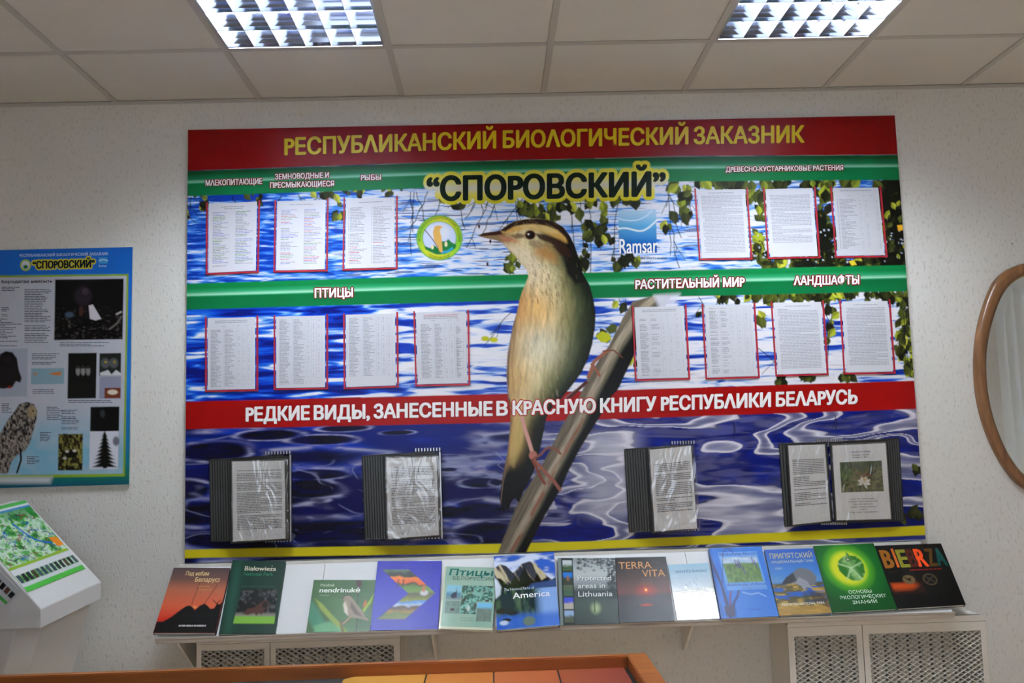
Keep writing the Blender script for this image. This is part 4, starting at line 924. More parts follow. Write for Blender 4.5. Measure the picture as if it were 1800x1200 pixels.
for k in range(9):
    y = 762 + k * 6.6; w = 5 + k * 2.1; c.poly([(184, y - 6), (184 + w, y + 6), (184 - w, y + 6)], (18, 26, 20), 3)
c.rect(181, 800, 188, 823, (16, 20, 18), 2); c.ell(204, 775, 7, 10, (50, 50, 80), .5, .8)
def nest(Q): g = fbm(Q[:, 0] / 3.5, Q[:, 1] / 5, 101, 3); return lerp(pc((50, 44, 24)), pc((150, 146, 84)), sm(.35, .8, g))
pr(103, 761, 146, 825, nest); c.ell(124, 797, 13, 9, (24, 24, 24), .4); c.ell(118, 793, 4, 3, (196, 192, 186), .5); c.ell(131, 792, 4, 3, (196, 192, 186), .5); c.ell(114, 805, 4, 3, (180, 176, 170), .5); c.rect(111, 762, 118, 786, (40, 32, 22), 3, .8)
pr(-40, 610, 49, 694, (176, 182, 196)); c.poly([(-6, 640), (0, 622), (10, 617), (22, 619), (30, 630), (33, 650), (38, 664), (36, 672), (28, 670), (22, 680), (8, 683), (-8, 682)], (34, 28, 32), 2.5); c.ell(14, 633, 11, 9, (52, 46, 52), .5, .9); c.ell(17, 680, 4, 3, (150, 50, 44), .4)
def greyowl(Q): g = fbm(Q[:, 0] / 2.6, Q[:, 1] / 4, 103, 3); return lerp(pc((46, 44, 48)), pc((168, 160, 152)), sm(.25, .8, g))
c.poly([(-12, 800), (0, 762), (12, 740), (26, 722), (34, 710), (48, 706), (60, 710), (66, 722), (64, 738), (58, 760), (52, 780), (44, 792), (30, 800), (20, 812), (14, 832), (-12, 832)], greyowl, 2)
c.ell(56, 724, 8, 12, (176, 158, 122), .4, .8); c.ell(58, 722, 1.8, 1.6, (16, 16, 16), .3); c.line([(36, 790), (37, 808), (30, 830)], 3.4, (22, 24, 28), 1.4)
pr(55, 645, 113, 673, (150, 178, 190)); c.poly([(86, 656), (98, 654), (109, 653), (106, 660), (94, 659)], (206, 140, 76), 2); c.poly([(57, 655), (66, 656), (62, 660)], (206, 150, 96), 2)
c.poly([(-110, 838), (92, 838), (88, 849), (-110, 849)], (216, 220, 224), 8, .85)
c.poly([(20, 482.5), (202, 480.5), (202, 481.6), (20, 483.5)], (60, 150, 210), 1)
c.ell(45, 466, 10, 10.5, (186, 200, 80), .1); c.ell(45, 466, 7.4, 7.8, (206, 216, 224), .1); c.ell(45, 469, 5, 4, (60, 130, 80), .4)
c.rect(174, 452.5, 189, 463, (90, 170, 214), 1.2); c.line([(174, 458), (181, 456), (189, 458)], 1.2, (220, 230, 240)); 
f = Flat(ps)
TP, TF = f.text('“СПОРОВСКИЙ”', (58, 166), (472, 469.5), 13, (10, 44, 60), bold=.045, off=.0012)
ec = {}
for F_ in TF:
    for a, b in zip(F_, F_[1:] + F_[:1]):
        k = (min(a, b), max(a, b)); ec[k] = ec.get(k, 0) + 1
idx = c.sel(48, 445, 178, 486); d = seg_d(c.P[idx], [(TP[a], TP[b]) for (a, b), n_ in ec.items() if n_ == 1]); a = np.clip(.5 - (d - 3) / 1.5, 0, 1)[:, None]
c.C[idx] = c.C[idx] * (1 - a) + pc((206, 200, 60)) * a
c.build('poster_print', M_PRINT, pt, .0002)
f.text('РЕСПУБΛИКАНСКИЙ БИОΛОГИЧЕСКИЙ ЗАКАЗНИК', (34.5, 190), (451.5, 448.2), 5, (196, 214, 236), bold=.03, off=.0012)
f.text('Бородатая неясыть', (3, 92), (497.5, 496.5), 5.2, (36, 40, 56), bold=.03, off=.0012)
f.text('Ramsar', (174, 188), (469, 468.7), 4, (214, 226, 240), bold=.02)
rr = random.Random(5)
def pwords(x0, x1, y0, y1, st=3.0, col=(104, 108, 122)):
    y = y0
    while y < y1:
        if rr.random() > .08: words(f, x0, x0 + (x1 - x0) * rr.uniform(.6, 1), y, 1.1, col, rr)
        y += st
for a in ((3, 38, 504, 512), (3, 16, 540, 556), (-60, 38, 560, 600), (43, 92, 502, 602), (-60, 36, 604, 608), (56, 112, 621, 641), (105, 196, 601, 612), (57, 108, 684, 692), (120, 200, 703, 708), (3, 22, 709, 725), (82, 112, 715, 738), (108, 142, 720, 756), (70, 90, 759, 776), (47, 70, 802, 816)): pwords(*a)
f.build('lettering', M_PRINT, pt)

# ------------------------------------------------------------------ sloping book shelf
S0 = np.array([0, -.034, 1.019]); S1 = np.array([0, -.258, .797])     # top / bottom of the slope
sd = (S1 - S0) / np.linalg.norm(S1 - S0); sn = np.array([0, sd[2], -sd[1]]); sn = sn if sn[1] < 0 else -sn
SL, SR = onY(283, 1100, -.25)[0] - .012, onY(1672, 1060, -.25)[0]
sh = thing('book_shelf', ((SL + SR) / 2, -.15, .775), 'long white sloping book ledge on brackets below the big board', 'shelf')
mb = MB(); cuts = [SL, .56, 1.995, SR]
for a, b in zip(cuts[:-1], cuts[1:]):
    mb = MB(); mb.slab([S0 + (a + .001, 0, 0), S0 + (b - .001, 0, 0), S1 + (b - .001, 0, 0), S1 + (a + .001, 0, 0)], .012, sn); mb.build('sloping_panel', M_SHELF, sh)
MB().box((SL, -.275, .778), (SR, -.012, .7925)).build('ledge', M_EDGE, sh, bevel=.002)
MB().box((SL, -.275, .7925), (SR, -.268, .7985)).build('front_lip', M_EDGE, sh)
MB().box((SL, -.034, 1.0155), (SR, -.001, 1.0305)).build('top_rail', M_CREAM, sh)
for bx in (onY(322, 1130, -.15)[0], onY(762, 1130, -.15)[0], onY(1213, 1120, -.15)[0]):
    MB().prism([(-.001, .7775), (-.235, .7775), (-.215, .768), (-.03, .635), (-.001, .635)], 0, bx - .004, bx + .004).build('bracket', M_CREAM, sh)
# ------------------------------------------------------------------ books
def slope(p, off): return to_plane([p], S0 + sn * off, sn)[0]
BOOKS = 'books displayed face up on the sloping ledge'
def book(label, quad, thick, W, Hh, paint, letter, cover=(30, 30, 30), m=None, nx=84, ny=96, lift=.0015, fill=(128, 128, 128)):
    m = m or M_COVER
    q = [slope(p, thick + lift) for p in quad]; o = (q[2] + q[3]) / 2 - sn * thick
    t = thing('book', o, label, 'book', BOOKS)
    cm = mat('cover_board', cover, .3)
    ins = .004
    front = MB().slab(q, .0018, sn); qb = [v - sn * (thick - .0018) for v in q]; front.slab(qb, .0018, sn)
    e = (q[1] - q[0]) / np.linalg.norm(q[1] - q[0]) * .0025; front.slab([q[0], q[0] + e, q[3] + e, q[3]], thick, sn)      # spine on the left
    front.build('cover', cm, t)
    u = (q[1] - q[0]) * .02; v = (q[3] - q[0]) * .015; qp = [q[0] + v, q[1] - u + v, q[2] - u - v * .3, q[3] - v * .3]; MB().slab([w_ - sn * .002 for w_ in qp], max(.001, thick - .004), sn).build('pages', M_PAGES, t)
    s = QuadSurf([v_ for v_ in q], W, Hh); s.n = sn
    c = Canvas(s, None, nx, ny, fill); paint(c, c.P[:, 0], c.P[:, 1]); c.build('cover_print', m, t, .0003)
    if letter:
        f = Flat(s); letter(f)
        for i in range(len(f.V)): f.V[i] = f.V[i] + sn * .0003
        f.build('title_lettering', m, t)
    return t
def pt1(c, X, Y):
    c.C = ramp(Y / 110, (0, (96, 82, 84)), (.18, (120, 92, 86)), (.35, (176, 116, 92)), (.6, (196, 108, 78)), (.8, (190, 62, 40)), (1, (150, 40, 34)))
    c.poly([(0, 92), (10, 92), (22, 84), (32, 74), (40, 67), (46, 65), (52, 68), (57, 73), (63, 66), (70, 62), (77, 66), (82, 71), (88, 70), (92, 60), (95, 64), (100, 58), (100, 110), (0, 110)], (14, 12, 14), 1.5)
    c.line([(54, 18), (49, 64)], 1, (70, 40, 34)); c.line([(84, 30), (70, 64)], 1, (70, 40, 34)); c.ell(56, 68, 4, 2.5, (214, 150, 100), .5, .8)
    c.line([(83, 56), (90, 62), (96, 56)], 1.2, (30, 16, 16), 1.5)
def lt1(f):
    f.text('Пад небам', (25, 65), 14, 7.5, (214, 194, 150), bold=.02); f.text('Беларусi', (44, 86), 25, 8, (214, 194, 150), bold=.02)
    f.text('Under the Sky', (52, 72), 34, 2.6, (190, 160, 90), bold=.01); f.text('of Belarus', (55, 76), 40, 2.6, (190, 160, 90), bold=.01); words(f, 38, 82, 97.5, 2.4, (190, 186, 186), random.Random(3), .0012)
book('book with orange sunset and black rooftops, at the left end of the ledge', [(305.5, 997.5), (405, 998), (379, 1112), (269, 1112)], .014, 100, 110, pt1, lt1, (22, 20, 22))
def pt2(c, X, Y):
    c.C = lerp(pc((22, 66, 52)), pc((44, 96, 80)), np.exp(-((X - 12 - Y * .02) / 9) ** 2) * .7)
    def pic(Q):
        g = fbm(Q[:, 0] / 7, Q[:, 1] / 6, 111, 3); a = lerp(pc((14, 18, 16)), pc((96, 96, 100)), sm(.5, .85, g)); a = lerp(a, pc((134, 130, 126)), sm(82, 88, Q[:, 1])); return lerp(a, pc((130, 172, 76)), sm(88, 91, Q[:, 1]))
    c.poly([(27, 47), (93, 47), (96, 101), (22, 101)], pic, 1)
    c.poly([(36, 86), (44, 78), (56, 76), (66, 68), (74, 64), (80, 68), (80, 76), (74, 80), (70, 88), (66, 84), (62, 89), (56, 84), (46, 88)], (92, 58, 46), 2); c.ell(74, 72, 6, 6, (40, 28, 26), .4)
def lt2(f):
    f.text('Białowieza', (26, 84), 17, 7.5, (214, 206, 190), bold=.02); f.rect(75.2, 8.2, 76.6, 9.6, (214, 206, 190), .0012); f.text('National Park', (26, 80), 25.5, 6, (54, 140, 112), bold=.015); f.text('KSIĘGA PARKU NARODOWEGO', (26, 88), 44, 2, (60, 110, 90), bold=.01)
book('dark green book with a bison photograph in a dark wood', [(408.8, 984.4), (502.7, 986), (483.5, 1113.5), (384.5, 1113.5)], .012, 100, 116, pt2, lt2, (18, 50, 40))
def pt3(c, X, Y):
    g = fbm(X / 40, Y / 30, 121); c.C = lerp(pc((52, 92, 48)), pc((84, 124, 72)), g)
    c.poly([(-2, 38), (14, 62), (30, 90), (34, 104), (14, 104), (2, 82), (-2, 70)], (70, 140, 112), 6, .8); c.poly([(6, 38), (18, 48), (38, 72), (56, 92), (64, 104), (54, 104), (36, 82), (16, 58)], (140, 158, 70), 3); c.poly([(10, 92), (34, 84), (52, 96), (56, 104), (14, 104)], (118, 170, 130), 5, .8)
    c.poly([(84, 62), (90, 50), (99, 28), (96, 46), (87, 66)], (160, 180, 66), 2); c.poly([(84, 54), (86, 40), (90, 48), (86, 58)], (180, 120, 66), 2)
    c.line([(72, 14), (76, 60), (79, 104)], 1.6, (36, 34, 26), 1.5); c.poly([(68, 1), (76, 1), (78, 10), (73, 18), (69, 10)], (80, 50, 48), 2)
    c.poly([(50, 36), (56, 32), (62, 33), (67, 40), (74, 50), (84, 64), (90, 76), (96, 80), (95, 84), (86, 80), (78, 78), (68, 77), (60, 72), (55, 58), (53, 46)], (150, 140, 122), 1.8)
    c.poly([(55, 44), (60, 58), (62, 72), (56, 66), (52, 50)], (206, 200, 186), 3); c.poly([(64, 44), (76, 62), (86, 76), (72, 70), (64, 56)], (84, 66, 56), 3, .8); c.line([(52, 33), (60, 31), (65, 35)], 1.6, (60, 46, 38), 1.4); c.poly([(45, 36), (52, 35), (52, 39)], (90, 70, 60), 1); c.line([(66, 76), (60, 84), (55, 90)], 2, (190, 150, 130), 1.4)
    c.line([(52, 84), (58, 104)], 4, (110, 100, 60), 3)
def lt3(f):
    f.text('Meldinė', (12, 34), 14, 6, (206, 216, 200), bold=.01); f.text('nendrinukė', (12, 76), 26, 9.5, (230, 234, 226), bold=.03); f.text('VYTAUTO PAMARYS', (12, 28), 33, 2, (180, 196, 176))
book('small green landscape book with a reed warbler perched on a stem', [(551.7, 1019), (662, 1019), (650, 1109.5), (538, 1111)], .007, 100, 104, pt3, lt3, (220, 222, 220), lift=.001)
def pt4(c, X, Y):
    c.C = np.tile(pc((50, 52, 168)), (len(X), 1)) * (0.9 + .2 * fbm(X / 60, Y / 50, 131))[:, None]
    def land(Q):
        y = Q[:, 1] + (fbm(Q[:, 0] / 9, Q[:, 1] / 5, 133) - .5) * 7
        return ramp(y, (14, (96, 116, 96)), (20, (40, 52, 34)), (25, (52, 52, 32)), (28, (214, 134, 60)), (36, (206, 110, 56)), (38, (90, 60, 34)), (42, (96, 130, 62)), (50, (120, 144, 80)), (53, (92, 86, 62)), (60, (120, 128, 66)), (64, (150, 150, 60)), (66, (110, 160, 206)), (71, (186, 196, 210)), (74, (84, 66, 54)), (80, (150, 128, 64)), (84, (100, 120, 56)), (92, (128, 130, 80)))
    c.poly([(8, 14), (50, 14), (93, 52), (50, 92), (8, 92), (52, 53)], land, 1); c.ell(76, 52, 7, 5, (216, 214, 216), .4, .8); c.rect(73, 40, 77, 50, (176, 110, 76), 1); c.rect(34, 30, 36, 42, (60, 40, 26), 1); c.rect(42, 30, 44, 42, (60, 40, 26), 1)
def lt4(f): f.text('ОСОБО ОХРАНЯЕМЫЕ ПРИРОДНЫЕ ТЕРРИТОРИИ', (30, 86), 8.5, 2.3, (92, 92, 190), bold=.01); f.text('РЕСПУБЛИКИ БЕЛАРУСЬ', (42, 86), 12, 2.3, (92, 92, 190), bold=.01)
book('violet blue book with an arrow shaped band of landscape photographs', [(664, 985.8), (776.5, 985.5), (769.5, 1106.5), (651, 1107.5)], .010, 100, 108, pt4, lt4, (40, 40, 140))
def pt5(c, X, Y):
    c.C = lerp(pc((150, 182, 170)), pc((176, 196, 180)), fbm(X / 30, Y / 30, 141)); W_ = (X < 3) | (Y > 106); c.C[W_] = pc((206, 210, 190))
    def leafy(Q): g = fbm(Q[:, 0] / 3.2, Q[:, 1] / 3.2, 143, 3); return lerp(lerp(pc((84, 116, 104)), pc((150, 196, 186)), sm(.35, .7, g)), pc((96, 76, 84)), sm(.62, .8, fbm(Q[:, 0] / 8, Q[:, 1] / 8, 145)))
    def sky(Q): return ramp(Q[:, 1], (30, (150, 200, 220)), (44, (160, 200, 212)), (50, (110, 156, 176)), (60, (150, 160, 158)), (110, (150, 160, 158)))
    c.rect(8, 34, 36, 60, sky, 1); c.rect(37, 34, 96, 62, leafy, 1); c.rect(8, 62, 36, 84, lambda Q: lerp(pc((150, 172, 160)), pc((120, 138, 140)), fbm(Q[:, 0] / 4, Q[:, 1] / 3, 149)), 1); c.rect(37, 62, 67, 84, leafy, 1)
    c.rect(68, 64, 96, 96, lambda Q: lerp(pc((140, 196, 224)), pc((130, 146, 138)) * (0.7 + .6 * fbm(Q[:, 0] / 2, Q[:, 1] / 6, 147))[:, None], sm(70, 76, Q[:, 1])), 1)
    c.poly([(16, 54), (20, 48), (26, 46), (26, 38), (28, 47), (28, 56), (20, 58)], (90, 96, 110), 1.5); c.ell(22, 77, 5, 2.5, (90, 70, 84), .4); c.ell(52, 74, 4, 6, (196, 206, 200), .4)
    c.line([(40, 50), (60, 46), (70, 52), (84, 42)], 3, (150, 176, 160), 2, .7)
def lt5(f): f.text('Птицы', (10, 92), 16.5, 12, (58, 128, 118), bold=.035, italic=.15); f.text('БЕЛОРУССИИ', (18, 96), 24.5, 6, (90, 110, 104), bold=0); f.text('СПРАВОЧНИК-ОПРЕДЕЛИТЕЛЬ', (38, 64), 92, 2, (130, 140, 120)); f.text('ГНЕЗД И ЯИЦ', (38, 62), 96, 2, (130, 140, 120))
book('pale mint green worn book titled ПТИЦЫ with five small bird pictures', [(782, 995), (873.7, 997.5), (865.5, 1107.5), (771, 1104.5)], .016, 100, 110, pt5, lt5, (196, 200, 176), m=M_GLOSSY)
def pt6(c, X, Y):
    g = fbm(X / 26, Y / 10, 151, 3); c.C = lerp(lerp(pc((60, 110, 190)), pc((206, 216, 232)), sm(.42, .7, g)), pc((190, 206, 226)), sm(30, 50, Y) * .4)
    c.poly([(0, 20), (10, 14), (20, 18), (30, 30), (36, 26), (46, 16), (58, 13), (68, 17), (78, 30), (86, 40), (94, 46), (100, 50), (100, 60), (0, 60)], lambda Q: lerp(pc((70, 74, 86)), pc((196, 186, 160)), sm(.45, .62, fbm(Q[:, 0] / 6 - Q[:, 1] / 14, Q[:, 1] / 30, 153))), 1.5)
    c.poly([(34, 30), (44, 22), (52, 18), (54, 34), (44, 44), (30, 44)], (50, 62, 88), 3, .8)
    c.poly([(0, 36), (10, 38), (22, 50), (28, 44), (34, 36), (40, 44), (44, 32), (50, 24), (56, 36), (64, 46), (70, 34), (76, 46), (84, 42), (90, 48), (100, 42), (100, 62), (0, 62)], lambda Q: lerp(pc((14, 30, 22)), pc((66, 96, 48)), sm(.4, .8, fbm(Q[:, 0] / 5, Q[:, 1] / 5, 155)) * sm(70, 10, Q[:, 0])), 2)
    c.poly([(60, 50), (100, 46), (100, 56), (70, 58), (50, 58)], (70, 100, 150), 3, .8)
    def refl(Q): g = fbm(Q[:, 0] / 7, Q[:, 1] / 26, 157, 3); a = lerp(pc((30, 66, 72)), pc((90, 116, 90)), sm(.35, .7, g)); a = lerp(a, pc((150, 180, 222)), sm(60, 80, Q[:, 0])); return lerp(a, pc((66, 120, 200)), sm(90, 104, Q[:, 1]) * .8)
    c.rect(-2, 58, 102, 118, refl, 2)
    for x, y, rx, ry in ((22, 74, 6, 3), (24, 84, 4, 2), (10, 90, 12, 5), (26, 94, 10, 4), (16, 104, 9, 3)): c.ell(x, y, rx, ry, (44, 50, 50), .4)
    c.ell(52, 108, 11, 8, (116, 134, 120), .3); c.ell(12, 108, 8, 4, (190, 204, 220), .4); c.poly([(-2, 34), (4, 40), (10, 52), (8, 64), (0, 70), (-2, 70)], (216, 226, 236), 3, .9)
def lt6(f): f.text('The National Parks of', (14, 63), 59, 4.6, (206, 214, 224), bold=.005); f.text('America', (28, 88), 72, 9.5, (240, 242, 244), bold=.012)
book('tallest shiny blue book, with a mountain lake and cliffs on its cover', [(867.7, 977.7), (973.5, 969.5), (984, 1098.5), (873.5, 1107.5)], .014, 100, 118, pt6, lt6, (40, 50, 70), m=M_GLOSSY, lift=.0185)
def pt7(c, X, Y):
    c.C = ramp(Y / 112, (0, (150, 156, 158)), (.25, (186, 190, 190)), (.4, (150, 156, 158)), (.52, (70, 84, 86)), (.7, (84, 98, 92)), (1, (60, 74, 70)))
    for _ in range(1): pass
    rr = random.Random(9)
    for k in range(120): c.ell(rr.uniform(34, 100), rr.uniform(0, 26) * (.4 + .6 * rr.random()), rr.uniform(1, 4), rr.uniform(.8, 2.4), (44, 56, 52), .5, .7)
    for k in range(60): c.ell(rr.uniform(86, 100), rr.uniform(10, 60), rr.uniform(1, 5), rr.uniform(1, 4), (40, 54, 50), .5, .7)
    c.poly([(88, 40), (100, 30), (100, 70), (84, 70)], (54, 68, 64), 8, .7); c.ell(62, 86, 10, 11, (176, 190, 150), .9, .8); c.line([(60, 74), (60, 92)], 2, (60, 74, 60), 2)
    c.rect(-1, -1, 26, 114, (38, 50, 46), 1); c.rect(-1, -1, 5, 114, (134, 146, 144), 1)
    for k, (a, b) in enumerate((((190, 196, 196), (80, 104, 66)), ((50, 130, 196), (70, 76, 60)), ((100, 112, 90), (80, 110, 90)), ((84, 100, 196), (176, 170, 160)), ((150, 170, 196), (90, 96, 80)))):
        y = 4 + k * 21.3; y1 = y + (19 if k != 1 else 20); c.rect(8, y, 24, y1, lambda Q, a=a, b=b, y=y: lerp(pc(a), pc(b), sm(y + 6, y + 12, Q[:, 1] + 5 * (fbm(Q[:, 0] / 4, Q[:, 1] / 4, 161) - .5))), 1)
    c.rect(14, 31, 18, 40, (150, 110, 80), 1.5)
def lt7(f):
    for s, a, b, y in (('Protected', 33, 91, 40), ('areas in', 33, 80, 53), ('Lithuania', 33, 92, 67)): f.text(s, (a, b), y, 9, (214, 218, 216), bold=.012, shadow=(.8, .8), sc=(60, 66, 64))
book('grey green book with a misty lake and a strip of five small photographs', [(980.7, 980.5), (1081, 980.5), (1088, 1095.5), (984.7, 1098.5)], .012, 100, 112, pt7, lt7, (60, 72, 70))
def pt8(c, X, Y):
    c.C = ramp(Y / 112, (0, (34, 24, 22)), (.25, (58, 38, 32)), (.42, (96, 66, 58)), (.55, (110, 70, 66)), (.65, (74, 62, 66)), (.8, (58, 60, 66)), (1, (44, 48, 54)))
    c.ell(54, 60, 22, 14, (176, 70, 52), 1, .6); c.ell(54, 59, 5, 5, (230, 110, 60), .9, .9); c.ell(54, 58.5, 2.2, 2.2, (250, 220, 150), .4); c.ell(52, 84, 14, 2.4, (176, 66, 54), .8, .8); c.rect(0, 66, 100, 76, (52, 50, 56), 6, .5)
def lt8(f):
    f.text('TERRA', (6, 70), 21, 13, (206, 158, 110), bold=.005); f.text('VITA', (50, 94), 36, 13, (206, 158, 110), bold=.005)
    for k in range(4): f.text('NATURE OF BELARUS'[k:], (20, 42), 26 + k * 4, 2.4, (104, 70, 50))
    for k in range(3): f.text('НАЦЫЯНАЛЬНЫ ПАРК', (44, 68), 42 + k * 4, 2.4, (130, 100, 84))
    f.text('XXI', (72, 76), 9, 2, (120, 110, 110)); f.text('АЛЬБОМ', (72, 86), 12, 2, (120, 110, 110))
book('dark brown book with a tiny red sun over mist', [(1081, 980), (1170, 978), (1186.5, 1090.5), (1089, 1094.5)], .016, 100, 112, pt8, lt8, (30, 28, 28))
def pt9(c, X, Y):
    c.C = ramp(Y / 110, (0, (176, 206, 222)), (.4, (206, 216, 224)), (.54, (216, 212, 204)), (.7, (206, 200, 206)), (1, (186, 198, 224)))
    c.ell(52, 74, 5, 5, (226, 130, 130), .8, .8); c.poly([(8, 62), (60, 62), (50, 84), (14, 80)], (206, 190, 170), 8, .5)
    for x, y in ((36, 40), (44, 36), (56, 32), (62, 28), (24, 48), (60, 42)): c.line([(x, y), (x + 3, y + 6)], 1.2, (140, 160, 196), 1.5, .7)
def lt9(f): f.text('VENTĖS RAGAS', (14, 92), 18, 5, (120, 140, 176), bold=0)
book('small thin white glossy booklet catching the lamp glare', [(1173.4, 992.4), (1244.6, 989.2), (1266.6, 1086.7), (1191, 1090)], .004, 100, 110, pt9, lt9, (200, 206, 214), m=M_GLOSSY)
def pt10(c, X, Y):
    c.C = lerp(pc((44, 112, 186)), pc((70, 134, 200)), fbm(X / 50, Y / 50, 171)); c.rect(-1, -1, 4, 120, (40, 96, 160), 3)
    c.poly([(16, 8), (88, 8), (92, 72), (20, 72)], (120, 166, 214), 1)
    def mead(Q): g = fbm(Q[:, 0] / 3, Q[:, 1] / 5, 173, 3); return lerp(lerp(pc((150, 178, 206)), pc((206, 214, 222)), fbm(Q[:, 0] / 10, Q[:, 1] / 6, 175)), lerp(pc((50, 80, 40)), pc((130, 160, 100)), g), sm(27, 31, Q[:, 1] + 3 * g))
    c.poly([(20, 17), (86, 17), (88, 60), (24, 60)], mead, 1)
    for x, y in ((44, 22), (48, 24), (51, 22), (76, 20), (80, 24), (56, 34)): c.line([(x, y), (x + 2, y + 12)], 1.8, (86, 62, 130), 1.5)
    ST = (44, 46, 96)
    c.line([(16, 114), (15, 90), (11, 62), (5, 38), (-1, 16)], 4, ST, 2); c.line([(14, 60), (18, 40), (24, 12), (30, 2), (38, 1), (44, 10)], 1.3, ST); c.line([(18, 112), (24, 96), (36, 82), (40, 74)], 3.4, ST, 2); c.line([(16, 108), (12, 86), (12, 70)], 3, ST, 2); c.line([(20, 96), (22, 84), (26, 74)], 2.6, (120, 46, 80), 2); c.poly([(8, 98), (28, 94), (26, 114), (10, 114)], ST, 3)
    c.line([(46, 76), (60, 80), (74, 78), (86, 84)], 1.4, (170, 200, 230), 1.5)
def lt10(f):
    f.text('Biodiverzita Abrodu', (18, 87), 14, 5, (76, 60, 140), bold=.012); f.text('Flora, fauna a biotopy', (54, 86), 19, 2.2, (100, 90, 140)); f.text('Biodiversity of Abrod', (22, 91), 66, 5, (76, 60, 140), bold=.012); f.text('Flora, Vegetation and Fauna', (48, 90), 70.5, 2.2, (120, 80, 140)); f.text('DAPHNE INSTITUT', (50, 72), 105, 2, (40, 80, 150))
book('large bright blue book with a green meadow photograph and purple flowers', [(1245.5, 963.4), (1338.5, 960), (1369, 1082.7), (1268, 1086.9)], .02, 100, 116, pt10, lt10, (44, 100, 170))
def pt11(c, X, Y):
    c.C = ramp(Y / 112, (0, (46, 98, 172)), (.4, (84, 136, 190)), (.5, (110, 150, 186)), (.56, (60, 120, 180)), (1, (60, 110, 160)))
    def marsh(Q): g = fbm(Q[:, 0] / 16, Q[:, 1] / 4, 181, 3); return lerp(lerp(pc((96, 88, 50)), pc((184, 158, 92)), sm(.4, .7, g)), pc((52, 104, 172)), sm(.55, .6, fbm(Q[:, 0] / 30, Q[:, 1] / 5, 183)) * sm(96, 84, Q[:, 1]))
    c.rect(-2, 60, 102, 114, marsh, 3); c.rect(-2, 98, 102, 114, (176, 146, 82), 6, .7); c.poly([(66, 74), (90, 78), (102, 96), (102, 106), (86, 98), (70, 92)], (62, 54, 44), 5, .8)
    c.poly([(18, 62), (26, 54), (40, 46), (52, 38), (62, 34), (76, 36), (86, 42), (90, 52), (86, 62), (72, 66), (60, 62), (48, 60), (34, 60), (24, 64)], (120, 122, 126), 2); c.poly([(18, 62), (30, 50), (46, 42), (50, 56), (36, 60)], (60, 62, 66), 2); c.poly([(46, 60), (56, 50), (70, 58), (76, 70), (66, 68), (60, 74), (56, 66)], (150, 152, 160), 2)
    for k in range(6): c.line([(26 + k * 3, 54), (16 + k * 4, 64)], .9, (40, 42, 46), 1.2)
    c.ell(60, 86, 8, 14, (70, 76, 50), .7, .8); c.ell(20, 34, 10, 2.4, (150, 176, 196), .9, .8)
def lt11(f): f.text('ПРИПЯТСКИЙ', (8, 94), 17, 9.5, (206, 196, 150), bold=0); f.text('НАЦИОНАЛЬНЫЙ ПАРК', (9, 94), 25, 4.5, (200, 200, 180), bold=0); f.text('PRIPYATSKI NATIONAL PARK', (10, 92), 97, 4.2, (226, 226, 220), bold=0)
book('blue book with a grey heron spreading its wings over a sandy marsh', [(1343.4, 966), (1429, 963.3), (1462, 1076.6), (1370, 1082.3)], .015, 100, 112, pt11, lt11, (60, 90, 130), m=M_COVER)
def pt12(c, X, Y):
    r = np.sqrt(((X - 46) / 32) ** 2 + ((Y - 42) / 33) ** 2); c.C = ramp(r, (0, (206, 204, 80)), (.75, (196, 200, 50)), (1.0, (96, 160, 44)), (1.35, (10, 112, 44)), (2, (0, 92, 40)))
    out = [(50, 12), (54, 20), (64, 22), (70, 30), (72, 38), (70, 52), (64, 60), (56, 65), (46, 64), (36, 56), (30, 46), (30, 36), (34, 28), (42, 22), (48, 20)]
    c.poly(out, lambda Q: lerp(pc((52, 120, 44)), pc((150, 180, 130)), np.exp(-(np.abs((Q[:, 0] - 50) - (Q[:, 1] - 40) * .25) / 6) ** 2) * .7 + .5 * sm(.55, .8, fbm(Q[:, 0] / 5, Q[:, 1] / 5, 191))), 1.5)
    for a in ((32, 34), (68, 34), (38, 62), (62, 62)): c.line([(50, 42), a], 2.4, (176, 196, 160), 2, .8)
    c.ell(49, 27, 4, 4, (40, 62, 40), .3); c.ell(49, 27, 2.2, 2.2, (170, 180, 160), .3)
def lt12(f):
    for s, a, b, y in (('ОСНОВЫ', 34, 70, 86), ('ЭКОЛОГИЧЕСКИХ', 18, 90, 94.5), ('ЗНАНИЙ', 35, 73, 103)): f.text(s, (a, b), y, 5.8, (220, 228, 220), bold=.012)
book('vivid green book with a glowing yellow leaf emblem', [(1429.8, 959.3), (1535.4, 954.3), (1577, 1069.7), (1463, 1076)], .012, 100, 114, pt12, lt12, (0, 90, 40))
def pt13(c, X, Y):
    c.C = np.tile(pc((16, 14, 16)), (len(X), 1)); c.rect(4, 62, 50, 78, lambda Q: lerp(pc((190, 90, 26)), pc((60, 34, 24)), np.clip(sm(66, 78, Q[:, 1]) + .3 * (fbm(Q[:, 0] / 12, Q[:, 1] / 1.5, 195) - .5) + sm(30, 50, Q[:, 0]), 0, 1)), 5, .9)
    c.ell(32, 57, 9.5, 7.5, (120, 104, 74), .12); c.poly([(26, 52), (31, 55), (36, 54), (34, 60), (30, 58)], (20, 18, 18), 1); c.ell(63, 58, 10.5, 9.5, (110, 100, 74), .1); c.ell(63, 58, 9, 8, (22, 20, 22), .12); c.line([(58, 54), (68, 62)], 1.4, (90, 86, 70)); c.line([(68, 54), (58, 62)], 1.4, (90, 86, 70))
